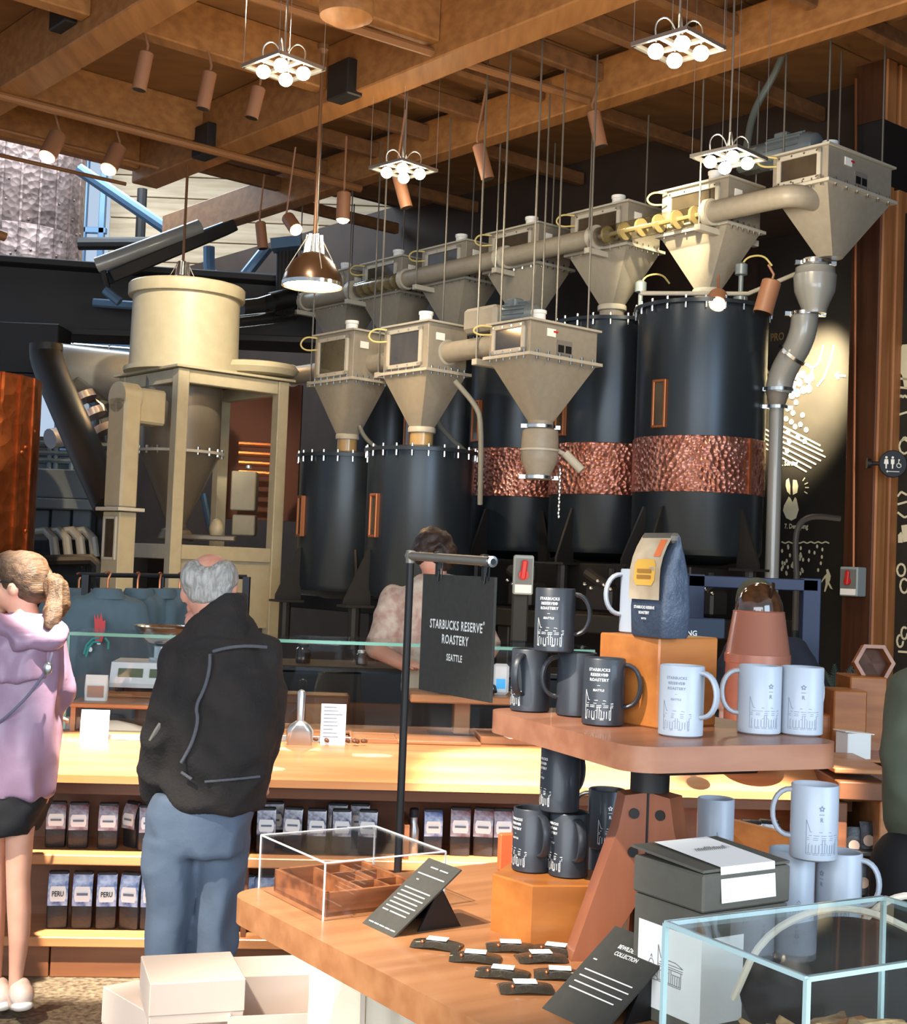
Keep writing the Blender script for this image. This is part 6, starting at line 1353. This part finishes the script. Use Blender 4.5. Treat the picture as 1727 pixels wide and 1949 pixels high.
# text easels
def easel(label, B1, wdir, wlen, lines, head):
    t = thing('info_card', label, 'card', B1, math.atan2(wdir.y, wdir.x)); pr = Vec((-wdir.y, wdir.x, 0)); L = math.hypot(.14, .106); R = Matrix((Vec((1, 0, 0)), Vec((0, .14/L, .106/L)), Vec((0, -.106/L, .14/L)))).transposed()
    MB().box(R @ Vec((wlen/2, L/2, -.001)), (wlen, L, .003), R).build('card', BLKM, t)
    m = MB(); m.prism([(.03, .0), (.15, .0), (.105, .078)], wlen*.12, wlen*.16, lambda v: Vec((v.z, v.x, v.y))); m.prism([(.06, 0), (.15, 0), (.105, .078)], wlen*.84, wlen*.88, lambda v: Vec((v.z, v.x, v.y))); m.box((wlen/2, .13, .035), (wlen*.76, .002, .09), rotm(.55)); m.build('stand', BLACK, t)
    m = MB(); put = lambda vs, fs: m.add([R @ Vec((v[0], v[1], .0012)) for v in vs], fs)
    if head:
        for i, s in enumerate(head): vs, fs = textgeo(s, .0105, .8); put([Vec((v.x+wlen*.5, v.y+L*.8-.013*i, 0)) for v in vs], fs)
    for x0, x1_, y in lines: put(*stroke2([(x0*wlen, y*L), (x1_*wlen, y*L)], .0022))
    m.build('lettering', INK, t); return t
l1 = [(.28, .5, .9), (.56, .8, .9), (.1, .9, .79), (.22, .28, .71)]+[(.12, .9-.05*(i % 2), .58-.055*i) for i in range(6)]+[(.12, .3, .25), (.35, .85, .25)]+[(.1+.17*i, .24+.17*i, .06) for i in range(5)]
easel('dark info card with white lines leaning in front of the acrylic cover', atz(690, 1757, ZT), la, .108, l1, None)
easel('dark info card headed Bewilderness Collection at the table front', atz(1032, 1919, ZT), la, .135, [(.1, .9, .5), (.1, .92, .43), (.1, .9, .36), (.1, .85, .29), (.1, .16, .62)], ['BEWILDERNESS', 'COLLECTION'])
# pin packets
PK = mat('packet_dark', (46, 44, 38), .3, bump=.3, bscale=60, coat=.5)
pos = ((832, 1801), (905, 1826), (972, 1806), (1030, 1826), (957, 1856), (1066, 1858), (1000, 1884), (1058, 1812))
who = ('leftmost, beside the info card', 'in the left front row, second from left', 'rear row, centre', 'centre right with reddish back', 'front row middle', 'half under the front info card', 'nearest the front edge', 'rear row nearest the splayed leg')
pk0 = None
for i, (px, py) in enumerate(pos):
    p = atz(px, py, ZT)
    if pk0 is None:
        pk0 = thing('pin_packet', '', 'packet', p, 0, 'dark pin packets on the table'); rg = []
        for f, w in ((0, .05), (.1, .058), (.5, .06), (.9, .058), (1, .05)): rg.append([((f-.5)*.085, y, max(.0005, z+.005*math.sin(math.pi*f))) for y, z in [(-w/2, .0), (-w/4, .0055), (0, .007), (w/4, .0055), (w/2, .0), (0, -.0)]])
        MB().loft(rg).build('pouch', PK, pk0); MB().box((0, .004, .0122), (.036, .022, .0012)).build('label', PAPER, pk0)
        MB().ell((-.022, -.015, .0095), .0035).build('pin', COPF, pk0); o = pk0
    else: o = copy_tree(pk0); o.location = p
    o['label'] = 'dark plastic pin packet with white label, '+who[i]; o.rotation_euler = (0, 0, -.25+.5*((i*37) % 7)/7)
# glass case at lower right
gf = at(1537, 1863, 1.35); gf = Vec((gf.x, gf.y, 0)); gx = Vec((.87, .49, 0)).normalized(); gy_ = Vec((-gx.y, gx.x, 0)); GX, GY_, GZ = .34, .22, at(1537, 1863, 1.35).z-ZT
gcs = thing('glass_case', 'clear glass display case with blue-green edges at the lower right corner', 'case', gf+Vec((0, 0, ZT)), math.atan2(gx.y, gx.x))
for c, s in (((GX/2, 0, GZ/2), (GX, .005, GZ)), ((GX/2, GY_, GZ/2), (GX, .005, GZ)), ((0, GY_/2, GZ/2), (.005, GY_, GZ)), ((GX, GY_/2, GZ/2), (.005, GY_, GZ)), ((GX/2, GY_/2, GZ), (GX, GY_, .005))): MB().box(c, s).build('pane', GLASS, gcs)
e = MB()
for x in (0, GX):
    for y in (0, GY_): e.box((x, y, GZ/2), (.0055, .0055, GZ))
    e.box((x, GY_/2, GZ), (.006, GY_, .005))
for y in (0, GY_): e.box((GX/2, y, GZ), (GX, .006, .005))
e.build('glass_edge', CEDGE, gcs)
ZC = .0
cb_ = thing('sample_block', 'brown wooden sample block inside the glass case', 'block', gf+gx*.15+gy_*.11+Vec((0, 0, ZT)), math.atan2(gx.y, gx.x)); MB().box((0, 0, .07), (.26, .17, .14), None, .004).build('block', BLOCKW, cb_)
random.seed(8)
cm = mat('chip_wood', (206, 170, 120), .7, c2=(120, 84, 50), scale=30)
for i in range(16):
    p = gf+gx*random.uniform(.05, .25)+gy_*random.uniform(.05, .17)+Vec((0, 0, ZT+.149+random.uniform(0, .018)))
    t = thing('bark_chip', 'pale curled wood chip heaped inside the glass case', 'wood chip', p, random.random()*3, 'wood chips in the glass case')
    MB().loft([[(x, y*w, .006*math.sin(y*90+i)+dz) for y, dz in ((-.018, 0), (-.006, .004), (.006, .005), (.018, 0), (.006, .001), (-.006, .0))] for x, w in ((-.03, .5), (-.015, 1), (.01, 1.1), (.03, .4))]).build('chip', cm, t)
# black totes with white rope at right
for i, (px, py, D, rx, rz_) in enumerate(((1630, 1775, 1.82, .15, .085), (1745, 1745, 1.95, .1, .085))):
    p = at(px, py, D); t = thing('tote_bag', ('front', 'rear')[i]+' black canvas tote with white rope handle behind the glass case', 'bag', (p.x, p.y, ZT), -.3)
    hh = p.z-ZT; m = MB(); m.ell((0, 0, hh*.55), (rx, .07, hh*.55)); m.box((0, 0, hh*.25), (rx*1.7, .12, hh*.5), None, .03)
    blob('body', m, mat('tote_black', (42, 40, 38), .85), t, .008, 5, .004, 12, i)
    MB().tube([(-rx*1.02, -.03, hh*.5), (-rx*.8, -.05, hh*.95), (-rx*.35, -.055, hh*1.2), (rx*.1, -.05, hh*1.22), (rx*.5, -.03, hh*1.08)], .005, 8, 2).build('rope_handle', CREAM, t)
# ---------------------------------------------------------------- hanging sign on its pole
pt = at(782, 1058, 3.8); pe = at(937, 1069, 3.43); sn = thing('sign_stand', 'dark steel pole stand with horizontal arm in front of the counter', 'sign stand', (pt.x, pt.y, 0), 0)
PM = mat('pole_steel', (136, 128, 114), .4, .4)
MB().cyl((pt.x, pt.y, .012), (pt.x, pt.y, pt.z), .0108, None, 18).build('pole', STEELD, sn, True)
d = (pe-pt).normalized(); MB().tube([pt-d*.012, pt, pe], .0125, 18).build('arm', PM, sn, True)
MB().lathe([(.0145, -.006), (.0145, .004), (.008, .005), (.008, -.004)], 18, pe, d.to_track_quat('Z', 'Y').to_matrix()).build('arm_end', CHROME, sn, True)
MB().cyl(pe+d*.001, pe+d*.0056, .008, None, 14).build('arm_hole', BLACK, sn, True)
MB().lathe([(.0135, -.02), (.0135, .014), (.006, .016)], 14, pt).build('elbow', PM, sn, True)
MB().lathe([(.16, 0), (.16, .01), (.02, .014)], 28, (pt.x, pt.y, 0)).build('foot', STEELD, sn, True)
bl, br_ = at(808, 1092, 3.74), at(945, 1100, 3.44); dx = (br_-bl); dx.z = 0; bw = dx.length; dx.normalize()
hgt = (at(806, 1312, 3.74)-bl).length
sg2 = thing('hanging_sign', 'black hanging sign with white lettering reading Starbucks Reserve Roastery Seattle', 'sign', (bl.x, bl.y, bl.z-hgt), math.atan2(dx.y, dx.x))
MB().box((bw/2, 0, hgt/2), (bw, .008, hgt), None, .001).build('board', BLKM, sg2)
m = MB()
for tx, sz, z in (('STARBUCKS RESERVE', .0335, .545), ('ROASTERY', .0335, .425), ('SEATTLE', .025, .285)):
    vs, fs = textgeo(tx, sz, .74, 1.12); m.add([Vec((bw*.5+v.x, -.0045, hgt*z+v.y)) for v in vs], fs)
vs, fs = textgeo('®', .012, .8); m.add([Vec((bw*.5+.135+v.x, -.0045, hgt*.61+v.y)) for v in vs], fs)
m.build('lettering', INK, sg2)
for f in (.2, .84):
    x = bw*f; zt = (pt.lerp(pe, (f*.8+.15))).z-(bl.z-hgt); h = MB(); h.lathe([(.0135, -.008), (.017, -.008), (.017, .008), (.0135, .008)], 16, (x, .0, zt), rotm(0, math.pi/2, 0)); h.box((x, 0, zt-.03), (.012, .01, .04)); h.build('clamp', STEELD, sg2)
    h = MB(); h.tube([(x+.014, -.004, zt-.035), (x+.016, -.006, hgt+.01), (x+.014, -.008, hgt-.018)], .003, 6); h.tube([(x+.03, -.004, zt-.012), (x+.03, -.006, hgt-.01)], .002, 5); h.build('hook', BLACK, sg2)
# ---------------------------------------------------------------- cartons and canvas in the lower left
def carton(label, fx, fy, z, wr, wl, h, dirr, lid=True):
    p = atz(fx, fy, z); p = Vec((p.x, p.y, 0)); ang = math.radians(dirr); r = Vec((math.cos(ang), math.sin(ang), 0)); l = Vec((-r.y, r.x, 0))
    t = thing('carton', label, 'box', p+r*wr/2+l*wl/2+Vec((0, 0, z-h)), ang)
    MB().box((0, 0, h*.35), (wr*.985, wl*.985, h*.7), None, .002).build('base', BOXP, t)
    if lid: MB().box((0, 0, h*.62), (wr, wl, h*.76), None, .002).build('lid', BOXP, t)
    return t
carton('topmost pale pink carton in the lower left corner with bright top', 286, 1873, .62, .225, .235, .1, 18)
carton('second pale carton of the stack, turned slightly to the left', 280, 1926, .519, .225, .24, .12, 40)
p = atz(286, 1873, .62); t = thing('stock_plinth', 'low pale plinth under the carton stack', 'plinth', (p.x+.08, p.y+.17, 0), .4); MB().box((0, 0, .198), (.3, .3, .396), None, .004).build('plinth', BOXP, t)
ob = at(520, 1900, 3.3); t = thing('carton', 'open pale carton with raised flap right of the carton stack', 'box', (ob.x, ob.y+.12, .0), .25)
zb = at(500, 1930, 3.3).z
for c, s in (((0, -.12, zb/2), (.26, .006, zb)), ((0, .12, zb/2+.01), (.26, .006, zb+.02)), ((-.13, 0, zb/2), (.006, .24, zb)), ((.13, 0, zb/2), (.006, .24, zb)), ((0, 0, .004), (.26, .24, .008))): MB().box(c, s).build('side', BOXP, t)
MB().box((0, .15, zb+.035), (.26, .07, .005), rotm(.5)).build('flap', BOXP, t)
# cream canvas garment hanging under the table
cg = at(735, 1860, 2.95); t = thing('canvas_garment', 'cream canvas garment with pocket flap hanging below the table edge', 'garment', (cg.x, cg.y, 0), -.45)
m = MB(); zt = .9; zl = .25
m.loft([[(x+ox, y, z) for x, y in rrect(w, d, d*.45, 5)] for z, w, d, ox in ((zl, .36, .18, .03), (.45, .35, .17, .02), (.65, .34, .15, .01), (.8, .33, .13, .0), (zt, .3, .09, .0))])
m.cap((-.17, -.03, .52), .035, (-.19, -.05, .36), .04); m.cap((.03, -.08, .78), .04, (.1, -.09, .3), .045)
blob('cloth', m, CREAM, t, .01, 4, .022, 7, 51, .45)
MB().box((.075, -.105, .6), (.1, .012, .12), rotm(.1, 0, .2), .005).build('pocket_flap', CREAM, t)
MB().tube([(.0, -.1, .78), (.01, -.11, .6), (.03, -.11, .3)], .006, 6).build('strap', mat('strap_cream', (206, 190, 170), .7), t)
MB().ell((.07, -.118, .55), .008).build('snap_button', CHROME, t)
MB().box((-.02, 0, .903), (.1, .05, .02), None, .006).build('hanger_block', STEELD, t)
p = at(880, 1940, 2.9); t = thing('striped_bag', 'black and cream striped cloth bag on the floor under the table', 'bag', (p.x, p.y, 0), .3)
m = MB(); m.box((0, 0, .26), (.34, .2, .52), None, .06); blob('cloth', m, mat('striped_cloth', (236, 224, 196), .8, c2=(28, 24, 22), scale=9, stretch=(1, 1, 5)), t, .012, 4, .02, 6, 61)
